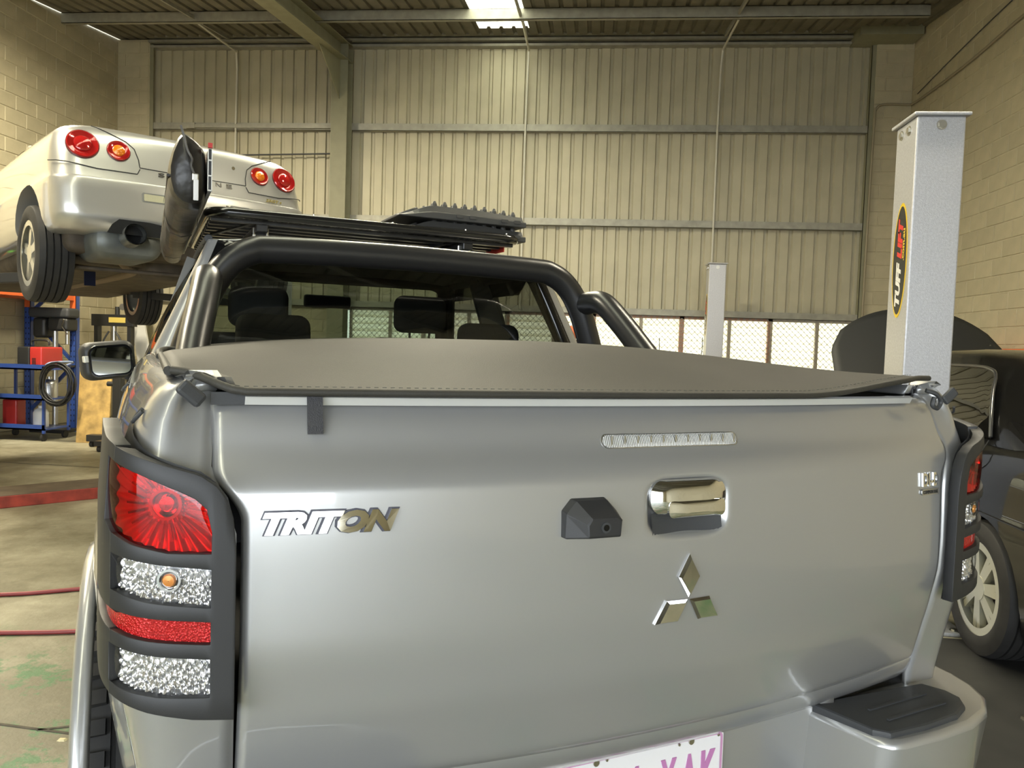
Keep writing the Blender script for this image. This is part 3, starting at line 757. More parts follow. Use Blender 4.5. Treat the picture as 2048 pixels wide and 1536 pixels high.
    for k in range(22):   # sunburst ribs around the bowl
        a = 2 * PI * k / 22; p0 = (.085 + .026 * math.cos(a), 1.198 + .026 * math.sin(a)); p1 = (.085 + .050 * math.cos(a), 1.198 + .05 * math.sin(a))
        if not (row('db', p1[0]) < p1[1] < row('dt', p1[0]) and .03 < p1[0] < .165): p1 = (.085 + .036 * math.cos(a), 1.198 + .036 * math.sin(a))
        if row('db', p1[0]) < p1[1] < row('dt', p1[0]) and .03 < p1[0] < .165:
            MB().bar(side_pt(*p0, .013, side, .004), side_pt(*p1, .013, side, .004), .003, .003).build('sunburst_rib', CHROME, lt)
    return lt
LAMPS = {s: lamp(s) for s in (-1, 1)}
# bumper -----------------------------------------------------------------
bu = MB().grid(lambda a, c: (-.46 + .92 * a, .062 - .02 * sstep(.82, 1, abs(2 * a - 1)) + .02 * (1 - c) ** 2, .40 + .33 * c), 30, 24).build('bumper', PAINT, TR, smooth=60, solid=.02)
for s in (-1, 1):
    pl = [(.405, .075), (.435, -.085), (.452, -.108), (.48, -.116), (.58, -.118), (.68, -.110), (.76, -.086), (.82, -.045), (.855, .010), (.872, .07), (.882, .16), (.885, .26), (.80, .26), (.70, .09)]
    if s < 0: pl = [(-x, y) for x, y in reversed(pl)]
    e = MB().prism(pl, lambda x, y: (x * .985, y + .015, .555), lambda x, y: (x, y, .695)).build('bumper_end', PAINT, bu, bevel=.014, bseg=3, smooth=50)
    MB().prism(pl, lambda x, y: (x * .97, y + .045, .36), lambda x, y: (x * .985, y + .012, .56)).build('bumper_skirt', mat('bumper_plastic', (.12, .125, .13), .55), bu, bevel=.02, bseg=3, smooth=50)
    pp = [(.412, .06), (.440, -.070), (.462, -.094), (.56, -.096), (.66, -.088), (.715, -.066), (.742, -.035), (.745, .0), (.725, .045)]
    if s < 0: pp = [(-x, y) for x, y in reversed(pp)]
    MB().prism(pp, lambda x, y: (x, y, .68), lambda x, y: (x, y, .706)).build('step_pad', DARKPL, bu, bevel=.006)
    for k in range(2):
        MB().bar((s * .50, -.055 + k * .045, .707), (s * (.68 - k * .0), -.045 + k * .045, .707), .006, .004).build('step_rib', DARKPL, bu)
MB().grid(lambda a, c: (-.74 + 1.48 * a, tg_v(-.70 + 1.40 * a, .765) + .012 + .030 * (1 - c) ** 2, .702 + .060 * c), 30, 6).build('rear_sill', PAINT, bu, smooth=60, solid=.01)
# registration plate --------------------------------------------------------
PV = .055
plate = MB().prism(rrect(-.186, .186, -.067, .067, .012), lambda x, y: (x, PV + .004, .628 + y), lambda x, y: (x, PV, .628 + y)).build('number_plate', mat('plate_white', (.80, .78, .78), .35), TR)
PUR = mat('plate_maroon', (.50, .20, .42), .4)
o_ = rrect(-.183, .183, -.064, .064, .011); i_ = rrect(-.178, .178, -.059, .059, .008); n = len(o_)
m = MB().add([(x, PV - .0015, .628 + y) for x, y in o_] + [(x, PV - .0015, .628 + y) for x, y in i_] , [(i, (i + 1) % n, n + (i + 1) % n, n + i) for i in range(n)]); m.build('plate_border', mat('plate_pink', (.55, .28, .46), .4), plate)
def flat_text(name, txt, x, z, W, Hh, y, m, parent, th=.0015, **k):
    v, f = text_geo(txt, .1, .01, **k); xs = [p.x for p in v]; ys = [p.y for p in v]; zs = [p.z for p in v]
    return MB().add([(x + ((p.x - min(xs)) / (max(xs) - min(xs)) - .5) * W, y - (p.z - min(zs)) / (max(zs) - min(zs)) * th, z + ((p.y - min(ys)) / (max(ys) - min(ys)) - .5) * Hh) for p in v], f).build(name, m, parent)
for ch, x in (('0', -.078), ('4', -.022), ('X', .058), ('A', .106), ('K', .152)):
    flat_text('plate_character', ch, x, .622, .037, .078, PV - .0002, PUR, plate, offset=.004)
for x, z in ((-.10, .685), (.108, .685), (-.078, .686), (.08, .684), (.172, .686)):
    MB().cyl((x, PV + .002, z), (x, PV - .003, z), .006 if abs(x) in (.10, .108) else .0025, 14).build('plate_screw', STEEL, plate, smooth=40)
# soft tonneau cover ----------------------------------------------------------
def hem_v(u): return tg_v(max(-.70, min(.70, u)), 1.325) - .030 + .07 * sstep(-.70, -.80, u) + .03 * sstep(.6, .72, u)
def cov(u, t):
    """t: 0 rear hem .. 1 front edge"""
    v0 = hem_v(u); v_ = v0 + (1.50 - v0) * t
    dome = 1.374 + .056 * max(0, 1 - (u / .80) ** 2) ** .85
    hem = 1.345 + .026 * sstep(-.70, -.79, u) + .034 * sstep(.30, .70, u)
    w_ = hem + (dome - hem) * sstep(-.02, .60, v_ - v0)
    w_ -= .010 * sstep(1.2, 1.5, v_) + .004 * math.exp(-((t - .5) / .3) ** 2) * sstep(.55, .8, abs(u))
    return Vector((u, v_, w_))
def gu(a): return -.80 + 1.50 * a if False else -.795 + (1.53) * a
m = MB().grid(lambda a, c: cov(gu(a), c ** 1.25), 70, 50); sc_ = m.build('tonneau_cover', VINYL, TR, smooth=179, solid=.003)
# rolled hem along the rear and left edges
m = MB().tube([cov(gu(i / 80), 0) + Vector((0, -.003, -.003)) for i in range(81)], .006, 8); m.build('hem', VINYL, sc_, smooth=60)
m = MB().tube([cov(-.797, i / 40) + Vector((-.002, 0, -.004)) for i in range(41)], .007, 8); m.build('hem', VINYL, sc_, smooth=60)
m = MB()
for i in range(120):
    a = .03 + i / 125; p = cov(gu(a), .018); q = cov(gu(a + .004), .018); m.bar(p + Vector((0, 0, .0025)), q + Vector((0, 0, .0025)), .0012, .001)
stuff(m.build('stitching', mat('grey_thread', (.10, .10, .09), .8), sc_))
m = MB().grid(lambda a, c: (-.618 + .022 * a, hem_v(-.6) - .012 + .012 * c + .004, 1.283 + .062 * c), 2, 6); m.build('strap', mat('strap_webbing', (.05, .05, .055), .7, bump=.4, bscale=500), sc_, solid=.003)
rl = MB().grid(lambda a, c: (-.70 + 1.36 * a, tg_v(-.70 + 1.36 * a, 1.325) - .012 - .006 * c, 1.322 + .012 * c), 40, 2).build('cover_rail', mat('white_anodised', (.74, .74, .72), .3, .3), sc_, solid=.008)
MB().grid(lambda a, c: (-.745 + .145 * a, tg_v(-.70, 1.325) - .012, 1.322 + .018 * c), 8, 2).build('rail_end', DARKPL, sc_, solid=.01)
MB().tube(catmull([(.665, .03, 1.352), (.685, .02, 1.345), (.70, .02, 1.328), (.69, .02, 1.315), (.675, .02, 1.322), (.68, .02, 1.338)], 5), .005, 6).build('rolled_corner', DARKPL, sc_, smooth=60)
MB().tube(catmull([(-.80, .98, 1.362), (-.80, 1.06, 1.372), (-.78, 1.12, 1.376), (-.73, 1.12, 1.372)], 5), .010, 8).build('cover_corner_fold', VINYL, sc_, smooth=60)
# sports bar -----------------------------------------------------------------
sb = empty('sports_bar', parent=TR)
hoop = catmull([(-.735, 1.50, 1.30), (-.725, 1.50, 1.37), (-.665, 1.50, 1.54), (-.61, 1.505, 1.635), (-.54, 1.51, 1.685), (-.44, 1.515, 1.698), (0, 1.52, 1.705), (.44, 1.515, 1.698), (.54, 1.51, 1.685), (.61, 1.505, 1.635), (.665, 1.50, 1.54), (.725, 1.50, 1.37), (.735, 1.50, 1.30)], 8)
MB().tube(hoop, .044, 20).build('hoop', SATIN, sb, smooth=60)
for s in (-1, 1):
    leg = catmull([(s * .662, 1.50, 1.575), (s * .668, 1.43, 1.586), (s * .674, 1.35, 1.576), (s * .69, 1.26, 1.51), (s * .715, 1.15, 1.41), (s * .73, 1.07, 1.335)], 8)
    MB().tube(leg, .042, 18).build('side_tube', SATIN, sb, smooth=60)
    MB().tube([(s * .672, 1.50, 1.575), (s * .676, 1.485, 1.577)], .041, 20).build('weld_collar', SATIN, sb, smooth=40)
    MB().box((s * .75 - .05, 1.02, 1.357), (s * .75 + .05, 1.16, 1.365)).build('foot_plate', SATIN, sb, bevel=.003)
# cab --------------------------------------------------------------------------
def bil(P, a, c):
    p00, p10, p11, p01 = [Vector(p) for p in P]
    return (p00 * (1 - a) + p10 * a) * (1 - c) + (p01 * (1 - a) + p11 * a) * c
def framed(name, P, hole, r, m, glass, parent, bulge=(0, 0, 0), gname='window_glass', th=.025, goff=.004):
    """four-corner panel with a rounded opening and its pane"""
    B = Vector(bulge)
    def pt(a, c): return bil(P, a, c) + B * (1 - (2 * a - 1) ** 2) * (.5 + .5 * (1 - (2 * c - 1) ** 2))
    a0, a1, c0, c1 = hole; inner = rrect(a0, a1, c0, c1, r, 6); n = len(inner); mid = ((a0 + a1) / 2, (c0 + c1) / 2)
    outer = []
    for x, y in inner:
        dx, dy = x - mid[0], y - mid[1]
        k = min(((1 - mid[0]) if dx > 0 else mid[0]) / max(abs(dx), 1e-6), ((1 - mid[1]) if dy > 0 else mid[1]) / max(abs(dy), 1e-6)); outer.append((mid[0] + dx * k, mid[1] + dy * k))
    # snap nearest to the corners
    for cn in ((0, 0), (1, 0), (1, 1), (0, 1)):
        j = min(range(n), key=lambda i: (outer[i][0] - cn[0]) ** 2 + (outer[i][1] - cn[1]) ** 2); outer[j] = cn
    v = [pt(*q) for q in outer] + [pt((q[0] + p[0]) / 2, (q[1] + p[1]) / 2) for q, p in zip(outer, inner)] + [pt(*p) for p in inner]
    f = [(k * n + i, k * n + (i + 1) % n, (k + 1) * n + (i + 1) % n, (k + 1) * n + i) for k in range(2) for i in range(n)]
    o = MB().add(v, f).build(name, m, parent, smooth=40, solid=th)
    g = MB(); v = []; K = 6
    for k in range(K + 1):
        t = 1 - k / K * .998
        for x, y in inner: v.append(pt(mid[0] + (x - mid[0]) * t * 1.01, mid[1] + (y - mid[1]) * t * 1.01))
    g.add(v, [(k * n + i, k * n + (i + 1) % n, (k + 1) * n + (i + 1) % n, (k + 1) * n + i) for k in range(K) for i in range(n)])
    return o, g.build(gname, glass, o, smooth=60)
cb = empty('cab', parent=TR)
B0, B1, T0, T1 = 1.66, 3.50, 1.80, 2.86     # belt rear/front, roof rear/front
zb, zt = 1.26, 1.745; ub, ut = .862, .640
# rear panel with its window: viewed from behind, left = -u
framed('rear_panel', [(-.80, B0 - .01, zb), (.80, B0 - .01, zb), (.615, T0 - .02, zt), (-.615, T0 - .02, zt)], (.03, .97, .10, .93), .07, GLOSSBLACK, REARGLASS, cb, (0, -.03, 0), 'rear_window')
for s in (-1, 1):
    # rounded C-pillar corner
    m = MB().grid(lambda a, c: bil([(s * .80, B0 - .01, zb), (s * .862, B0 + .06, zb), (s * .640, T0 + .04, zt), (s * .615, T0 - .02, zt)], a, c) + Vector((s * .018, -.018, 0)) * (1 - (2 * a - 1) ** 2), 6, 8); m.build('pillar', PAINT, cb, smooth=60)
    def order(P): return P if s > 0 else [P[1], P[0], P[3], P[2]]
    y1, y2 = 2.44, 2.50
    framed('rear_door_frame', order([(s * ub, B0 + .06, zb), (s * ub, y1, zb), (s * ut, y1, zt), (s * ut, T0 + .04, zt)]), (.18, .97, .06, .93), .05, BLACKEN, SIDEGLASS, cb, (s * .02, 0, 0))
    framed('front_door_frame', order([(s * ub, y1, zb), (s * ub, B1, zb), (s * ut, T1, zt), (s * ut, y1, zt)]), (.04, .90, .06, .93), .05, BLACKEN, SIDEGLASS, cb, (s * .02, 0, 0))
    for yy0, yy1 in ((B0 - .01, y1 - .005), (y1 + .005, 3.45)):
        m = MB().grid(lambda a, c: (s * (sinterp([(.45, .84), (.6, .885), (.9, .90), (1.15, .895), (1.265, .862)], .45 + .815 * c)), yy0 + (yy1 - yy0) * a, .45 + .815 * c), 6, 14); m.build('door_panel', PAINT, cb, smooth=60, solid=.02)
    m = MB().tube(catmull([(s * .640, T0 + .06, zt + .012), (s * .640, 2.3, zt + .02), (s * .640, T1, zt + .006)], 6), .014, 8); m.build('gutter_rail', DARKPL, cb, smooth=60)
    # front guard
    m = MB().grid(lambda a, c: (s * sinterp([(.5, .88), (.9, .90), (1.05, .86), (1.12, .70)], .5 + .62 * c), 3.46 + 1.45 * a, .5 + .62 * c - .12 * a * sstep(.5, 1, c)), 16, 10, keep=lambda a, c: math.hypot(3.46 + 1.45 * a - 3.97, .5 + .62 * c - .42) > .47); m.build('front_guard', PAINT, cb, smooth=60)
    # weather shield over the door glass
    m = MB().grid(lambda a, c: bil([(s * (ut + .05), B0 + .45, zt - .10), (s * (ut + .052), T1 + .1, zt - .10), (s * (ut + .012), T1 - .02, zt - .005), (s * (ut + .012), T0 + .10, zt - .005)], a, c), 8, 2); m.build('weather_shield', mat('smoked_acrylic', (.02, .02, .02), .1, 0, .5), cb, solid=.003)
framed('windscreen_frame', [(.862, B1, zb), (-.862, B1, zb), (-.63, T1, zt), (.63, T1, zt)], (.05, .95, .06, .94), .05, BLACKEN, glass_mat('windscreen_glass', (.62, .75, .70), 1.0), cb, (0, .08, 0), 'windscreen')
def roof_pt(a, c):
    x = (2 * a - 1); y = T0 - .02 + (T1 + .04 - T0) * c
    e = abs(x) ** 3.5; fe = abs(2 * c - 1) ** 5
    return Vector((x * .645, y, zt + .062 * (1 - e) * (1 - .75 * fe)))
MB().grid(roof_pt, 30, 20).build('roof', PAINT, cb, smooth=60, solid=.02)
m = MB().grid(lambda a, c: (-.72 + 1.44 * a, 3.46 + 1.5 * c, 1.13 + .05 * (1 - (2 * a - 1) ** 2) - .16 * c ** 2), 14, 12); m.build('bonnet', PAINT, cb, smooth=60, solid=.02)
MB().box((-.86, 4.9, .45), (.86, 5.05, 1.0)).build('grille', MATTE, cb, bevel=.05, bseg=3)
MB().box((-.80, B0, .45), (.80, B0 + .03, 1.27)).box((-.80, B0, .45), (.80, 3.5, .50)).box((-.82, 3.40, .5), (.82, 3.5, 1.25)).build('cab_shell', TRIMIN, cb)
MB().grid(lambda a, c: roof_pt(.04 + .92 * a, .03 + .94 * c) - Vector((0, 0, .035)), 10, 8).build('headlining', mat('headlining_cloth', (.16, .155, .145), .9), cb, smooth=60)
MB().rbox((-.74, 3.10, 1.05), (.74, 3.46, 1.24), .08).build('dashboard', TRIMIN, cb, smooth=60)
def seat(u, v_, wdt, back_top, name, heads):
    e = empty(name, (u, v_, 0), parent=cb)
    MB().rbox((-wdt / 2, -.02, .62), (wdt / 2, .48, .78), .06).build('cushion', SEATM, e, smooth=60)
    M = Matrix.Rotation(R(14), 4, 'X')
    b = MB().rbox((-wdt / 2, -.02, 0), (wdt / 2, .12, back_top - .70), .06).build('backrest', SEATM, e, smooth=60); b.location = (0, .0, .70); b.rotation_euler = (R(14), 0, 0)
    for hx in heads:
        h = MB().rbox((hx - .13, -.05, -.08), (hx + .13, .05, .10), .045).cyl((hx - .05, 0, -.16), (hx - .05, 0, -.06), .006, 8).cyl((hx + .05, 0, -.16), (hx + .05, 0, -.06), .006, 8).build('headrest', SEATM, e, smooth=60); h.location = (0, -.13, back_top + .10)
    return e
seat(-.38, 2.72, .50, 1.44, 'front_seat', (0,)); seat(.38, 2.72, .50, 1.44, 'front_seat', (0,)); seat(0, 1.95, 1.30, 1.30, 'rear_seat', (-.42, .42))
MB().tube([(.38 + .19 * math.cos(R(a)), 3.06 - .06 * math.sin(R(a)), 1.16 + .17 * math.sin(R(a))) for a in range(0, 360, 12)], .014, 8, closed=True).build('steering_wheel', TRIMIN, cb, smooth=60)
MB().rbox((-.12, 2.93, 1.575), (.12, 2.96, 1.64), .02).build('rear_view_mirror', mat('mirror_back', (.02, .02, .02), .4), cb, smooth=60)
for s in (-1, 1): MB().bar((s * .80, 2.42, 1.2), (s * .63, 2.42, 1.72), .12, .03, (0, 1, 0)).build('centre_pillar', mat('pillar_trim', (.2, .195, .18), .8), cb)
# door mirrors
MIRGL = mat('mirror_glass', (.55, .57, .56), .02, 1.0)
for s in (-1, 1):
    mr = MB().rbox((-.118, -.045, -.088), (.112, .075, .088), .045).build('door_mirror', MATTE, TR, smooth=60); mr.location = (s * .995, 2.99, 1.285); mr.rotation_euler = (0, R(6) * s, R(-17) * s)
    gl = rrect(-.085, .080, -.062, .062, .03); m = MB().prism(gl, lambda x, y: (x, -.043, y), lambda x, y: (x, -.047, y)); m.build('mirror_pane', MIRGL, mr)
    rim = rrect(-.092, .087, -.069, .069, .034); MB().tube([(x, -.044, y) for x, y in rim], .006, 6, closed=True).build('mirror_rim', GLOSSBLACK, mr, smooth=60)
    MB().box((-s * .09 - .03, .0, -.10), (-s * .13 + .03, .07, -.05)).build('mirror_arm', MATTE, mr, bevel=.01)
    MB().box((s * .095, -.05, .0), (s * .115, .01, .03)).build('mirror_indicator', mat('clear_repeater', (.7, .68, .6), .2, .2), mr, bevel=.004)
# wheels
def wheel_geo(parent, loc, r, wdt, rim_r, rimmat, spokes=6, side=-1, name='wheel', grooves=4, lugs=False):
    e = empty(name, loc, parent=parent); M = Matrix.Rotation(PI / 2, 4, 'Y')
    h = wdt / 2; prof = [(rim_r, -h * .92), (rim_r + .02, -h), (r - .05, -h * 1.0), (r - .012, -h * .9)]
    xs = [-h * .9 + 2 * h * .9 * i / (grooves * 2 + 1) for i in range(grooves * 2 + 2)]
    for i in range(grooves + 1):
        a = xs[i * 2]; b2 = xs[min(i * 2 + 1, len(xs) - 1)]
        k = h * .9 / (grooves + 1); c0 = -h * .9 + i * 2 * k; c1 = c0 + 2 * k
        prof += [(r - (.010 if i == 0 else 0), c0 + .001 + (.004 if i else 0)), (r - (.010 if i == grooves else 0), c1 - .001 - (.004 if i < grooves else 0))]
        if i < grooves: prof += [(r - .012, c1 - .004), (r - .012, c1 + .004)]
    prof += [(r - .012, h * .9), (r - .05, h), (rim_r + .02, h), (rim_r, h * .92)]
    MB().lathe(prof, 56, M).build('tyre', RUBBER, e, smooth=35)
    b = MB().lathe([(rim_r - .035, -h * .9), (rim_r + .004, -h * .9), (rim_r, h * .9), (rim_r - .012, h * .92), (rim_r - .03, h * .8), (rim_r - .04, -h * .6)], 48, M)
    sx = side * h * .78
    for k in range(spokes):
        a = 2 * PI * k / spokes + .3
        for da in (-.10, .10):
            p0 = (sx - side * .01, .04 * math.cos(a + da * 2), .04 * math.sin(a + da * 2)); p1 = (sx - side * .02, (rim_r - .02) * math.cos(a + da), (rim_r - .02) * math.sin(a + da))
            b.bar(p0, p1, .032, .03, (1, 0, 0))
    b.cyl((sx - side * .05, 0, 0), (sx + side * .006, 0, 0), .06, 20)
    b.build('rim', rimmat, e, smooth=40)
    MB().cyl((-side * .0, 0, 0), (side * h * .3, 0, 0), rim_r * .72, 24).build('brake_disc', mat('brake_steel', (.3, .29, .28), .4, 1.0), e, smooth=40)
    if lugs:
        m = MB()
        for k in range(40):
            a = 2 * PI * k / 40
            for sgn in (-1, 1):
                c, s_ = math.cos(a + (.04 if sgn > 0 else 0)), math.sin(a + (.04 if sgn > 0 else 0))
                m.bar((sgn * (h - .045), c * (r + .002), s_ * (r + .002)), (sgn * (h + .008), c * (r - .004), s_ * (r - .004)), .030, .018, (0, c, s_))
        stuff(m.build('tread_lugs', RUBBER, e))
    return e
for s in (-1, 1):
    for y in (.97, 3.97):
        wheel_geo(TR, (s * .815, y, .385), .385, .255, .225, mat('dark_alloy', (.12, .12, .12), .4, .6), 6, s, lugs=True)
MB().box((-.45, .2, .46), (-.33, 4.9, .60)).box((.33, .2, .46), (.45, 4.9, .60)).cyl((-.7, .97, .385), (.7, .97, .385), .05, 12).build('chassis', BLACKEN, TR)
# roof rack --------------------------------------------------------------------
rk = empty('roof_rack', parent=TR)
RV0, RV1, RU, RW = 2.0, 3.30, .63, 1.875
per = rrect(-RU, RU, RV0, RV1, .07, 6)
MB().tube([(x, y, RW) for x, y in per], .0185, 12, closed=True).build('perimeter_tube', mat('gloss_black_tube', (.012, .012, .012), .18, 0, .6, .1), rk, smooth=60)
for k in range(13):
    y = RV0 + .06 + k * .098
    MB().bar((-RU + .01, y, RW - .022), (RU - .01, y, RW - .022), .030, .014).build('cross_slat', SATIN, rk)
m = MB()
k = -RU - 1.3
while k < RU:
    for sg in (1, -1):
        a0 = max(k, -RU + .02); a1 = min(k + 1.26, RU - .02)
        if a1 - a0 > .03:
            ya, yb2 = (RV0 + .02 + a0 - k, RV0 + .02 + a1 - k) if sg > 0 else (RV1 - .02 - (a0 - k), RV1 - .02 - (a1 - k))
            m.bar((a0, ya, RW - .012), (a1, yb2, RW - .012), .010, .004)
    k += .055
stuff(m.build('mesh_floor', SATIN, rk))
for x in (-.44, .40):
    MB().bar((x, RV0 + .02, RW - .045), (x, RV1 - .02, RW - .045), .045, .030).build('base_rail', SATIN, rk, bevel=.004)
    MB().bar((x + .02, RV0 + .03, RW - .01), (x - .16, RV0 + .30, RW - .05), .02, .008).build('gusset', SATIN, rk)
    for y in (RV0 + .10, RV1 - .15):
        ft = MB().box((x - .05, y - .04, 1.765), (x + .05, y + .04, 1.79)).box((x - .03, y - .012, 1.78), (x + .03, y + .012, RW - .055)).build('mounting_foot', SATIN, rk, bevel=.003)
        for dx in (-.025, .025): MB().cyl((x + dx, y - .03, 1.785), (x + dx, y - .03, 1.835), .005, 8).cyl((x + dx, y - .03, 1.80), (x + dx, y - .03, 1.808), .011, 6).build('bolt', STEEL, ft)
for a in (.05, .3, .55, .8, .95):
    MB().cyl((-RU + 2 * RU * a, RV0, RW + .012), (-RU + 2 * RU * a, RV0, RW + .022), .005, 8).build('cap_screw', STEEL, rk)
MB().box((RU - .03, RV0 + .1, RW - .045), (RU - .026, RV0 + .30, RW - .02)).build('red_reflector_tape', mat('red_tape', (.6, .05, .03), .35), rk)
# ================================================================== THINGS ON THE UTE
def tw(u, v, w_): return tuple(TR.matrix_basis @ Vector((u, v, w_))) if False else (.150 + u * math.cos(R(30.657)) - v * math.sin(R(30.657)), 1.361 + u * math.sin(R(30.657)) + v * math.cos(R(30.657)), w_)
bag = empty('awning_bag', tw(-.725, 1.40, 1.80), R(30.657))
tag(bag, 'rolled awning in a black vinyl bag with end zip, strapped along the roof rack', 'awning')
SEC = [(-.002, .195), (.030, .180), (.050, .160), (.050, .09), (.050, .02), (.035, -.005), (.0, -.012), (-.035, -.002), (-.052, .035), (-.056, .085), (-.053, .125), (-.038, .165), (-.020, .185)]
def bag_pt(i, y):
    x, z = SEC[i % len(SEC)]
    # the end peaks at the zip seam
    k = sstep(.22, .0, y)
    z2 = z + .035 * k * math.exp(-((x + .022) / .022) ** 2) * (1 if z > .1 else 0)
    sag = -.012 * math.sin(PI * y / 2.05) + .006 * math.sin(9 * y + i)
    kk = 1 + .05 * math.sin(7 * y + 1.3 * i) * (1 - k)
    return Vector((x * kk, y, z2 + sag))
m = MB(); n = len(SEC); K = 28; v = [bag_pt(i, 2.05 * j / K) for j in range(K + 1) for i in range(n)]
f = [(j * n + i, (j + 1) * n + i, (j + 1) * n + (i + 1) % n, j * n + (i + 1) % n) for j in range(K) for i in range(n)]
o0 = len(v); v += [Vector((.004, -.022, .10)), Vector((0, 2.07, .09))]
f += [(i, (i + 1) % n, o0) for i in range(n)] + [(K * n + (i + 1) % n, K * n + i, o0 + 1) for i in range(n)]
m.add(v, f).build('bag_shell', BAGM, bag, smooth=50, sub=1)
MB().tube(catmull([(-.022, .0, .222), (-.012, -.008, .185), (-.004, -.018, .150), (.008, -.022, .125), (.006, -.022, .105), (.016, -.022, .08)], 6), .0035, 6).build('zip', mat('zip_tape', (.09, .085, .08), .5), bag, smooth=60)
MB().box((.008, -.034, .062), (.026, -.022, .084)).build('zip_slider', STEEL, bag, bevel=.003)
MB().box((.012, -.036, .006), (.026, -.031, .066)).box((.017, -.0365, .016), (.021, -.0305, .022)).build('zip_pull', mat('white_nylon', (.75, .74, .74), .4), bag, bevel=.002)
MB().box((.052, .00, .04), (.062, 2.0, .165)).build('mounting_rail', SATIN, bag)
for z0 in (.042, .085, .130):
    MB().box((.0515, -.004, z0), (.0645, .004, z0 + .004)).build('rail_end_web', WHITE, bag)
MB().box((.0515, -.004, .042), (.054, .004, .164)).box((.062, -.004, .042), (.0645, .004, .164)).build('rail_end', WHITE, bag)
MB().box((.052, -.006, .168), (.064, .006, .182)).build('red_end_cap', REDEN, bag)
MB().tube(catmull([(-.054, .02, .08), (-.05, 1.0, .055), (-.05, 2.03, .05)], 8), .005, 6).build('bag_seam', BAGM, bag, smooth=60)
for y in (.55, 1.6):
    for i in (0,):
        m = MB(); ring = [bag_pt(i, y) * 1.0 for i in range(n)]; ring2 = [bag_pt(i, y + .035) for i in range(n)]
        c = Vector((0, y, .09)); m.add([c + (p - c) * 1.06 for p in ring] + [c + (p - c) * 1.06 for p in ring2], [(i, n + i, n + (i + 1) % n, (i + 1) % n) for i in range(n)]); m.build('strap', mat('strap_webbing', (.05, .05, .055), .7), bag)
# traction boards
TB = mat('traction_board_nylon', (.055, .054, .05), .55)
def board(z, label):
    e = empty('traction_board', tw(.10, 2.20, z), R(30.657))
    Lb, Wb, t = .58, .32, .062
    def hgt(x): return .012 + .050 * sstep(.0, .17, x) - .012 * sstep(.35, Lb, x)
    m = MB(); K = 24; v = []
    for i in range(K + 1):
        x = Lb * i / K; h = hgt(x)
        v += [(x, -Wb / 2, 0), (x, -Wb / 2, h * .45), (x, -Wb / 2 + .03, h * .55), (x, -Wb / 2 + .045, h), (x, Wb / 2 - .045, h), (x, Wb / 2 - .03, h * .55), (x, Wb / 2, h * .45), (x, Wb / 2, 0)]
    f = [(i * 8 + j, (i + 1) * 8 + j, (i + 1) * 8 + (j + 1) % 8, i * 8 + (j + 1) % 8) for i in range(K) for j in range(8)] + [tuple(range(8)), tuple(K * 8 + j for j in reversed(range(8)))]
    m.add(v, f).build('board', TB, e, bevel=.003, smooth=40)
    m2 = MB().tube([(.07 + .035 * math.cos(R(a)), -.05 + .05 * math.sin(R(a)), hgt(.07 + .035 * math.cos(R(a))) + .003) for a in range(0, 360, 20)], .007, 6, closed=True); m2.build('handle_rim', TB, e, smooth=60)
    MB().prism([(.07 + .032 * math.cos(R(a)), -.05 + .047 * math.sin(R(a))) for a in range(0, 360, 20)], lambda x, y: (x, y, hgt(x) - .004), lambda x, y: (x, y, hgt(x) + .0015)).build('handle_hole', mat('hole_black', (.004, .004, .004), .9), e)
    cm = MB().tube([(0, 0, -.003), (0, 0, .008), (0, 0, .020)], [.013, .011, .005], 7); c0 = None
    for i in range(9):
        for j, y in enumerate((-.105, -.04, .04, .105)):
            x = .17 + i * .046 + (.012 if j % 2 else 0)
            if x > Lb - .02: continue
            if c0 is None: c0 = cm.build('cleat', TB, e); c0.location = (x, y, hgt(x)); continue
            dup(c0, e, location=Vector((x, y, hgt(x))))
    for x in (.25, .31, .46, .52):
        MB().box((x, -Wb / 2 - .006, .012), (x + .03, -Wb / 2 + .004, .026)).build('side_lug', TB, e)
    tag(e, label, 'recovery board', 'traction boards on the roof rack')
board(1.872, 'lower black traction board lying on the roof rack under another')
board(1.936, 'upper black traction board with cleats stacked on top on the roof rack')
# ================================================================== CARS
def ring_pts(z, yr, yf, hw, rc=.16, bow=.07, fb=.18, taper=.03, nf=26):
    """half outline from the rear centre round the left flank to the front centre"""
    pts = []; x1 = hw - rc
    for i in range(13):
        x = -x1 * i / 12; pts.append((x, yr + bow * (x / hw) ** 2))
    c = (-x1, yr + bow * (x1 / hw) ** 2 + rc)
    for i in range(1, 9):
        a = R(270 - 90 * i / 8); pts.append((c[0] + rc * math.cos(a), c[1] + rc * math.sin(a)))
    y0 = c[1]; y1 = yf - .35
    for i in range(1, nf): pts.append((-hw, y0 + (y1 - y0) * i / nf))
    for i in range(0, 10):
        a = R(180 - 90 * i / 9); pts.append((-hw + .35 * 1.0 + .35 * math.cos(a), y1 + .35 * math.sin(a) - 0))
    xl = hw - .35
    for i in range(1, 8): pts.append((-xl * (1 - i / 7), yf + fb * (i / 7) * .4))
    ym = (yr + yf) / 2; hl = (yf - yr) / 2
    out = []
    for x, y in pts:
        t = max(0, abs(y - ym) / hl - .35) / .65
        out.append((x * (1 - taper * t * t), y))
    return out
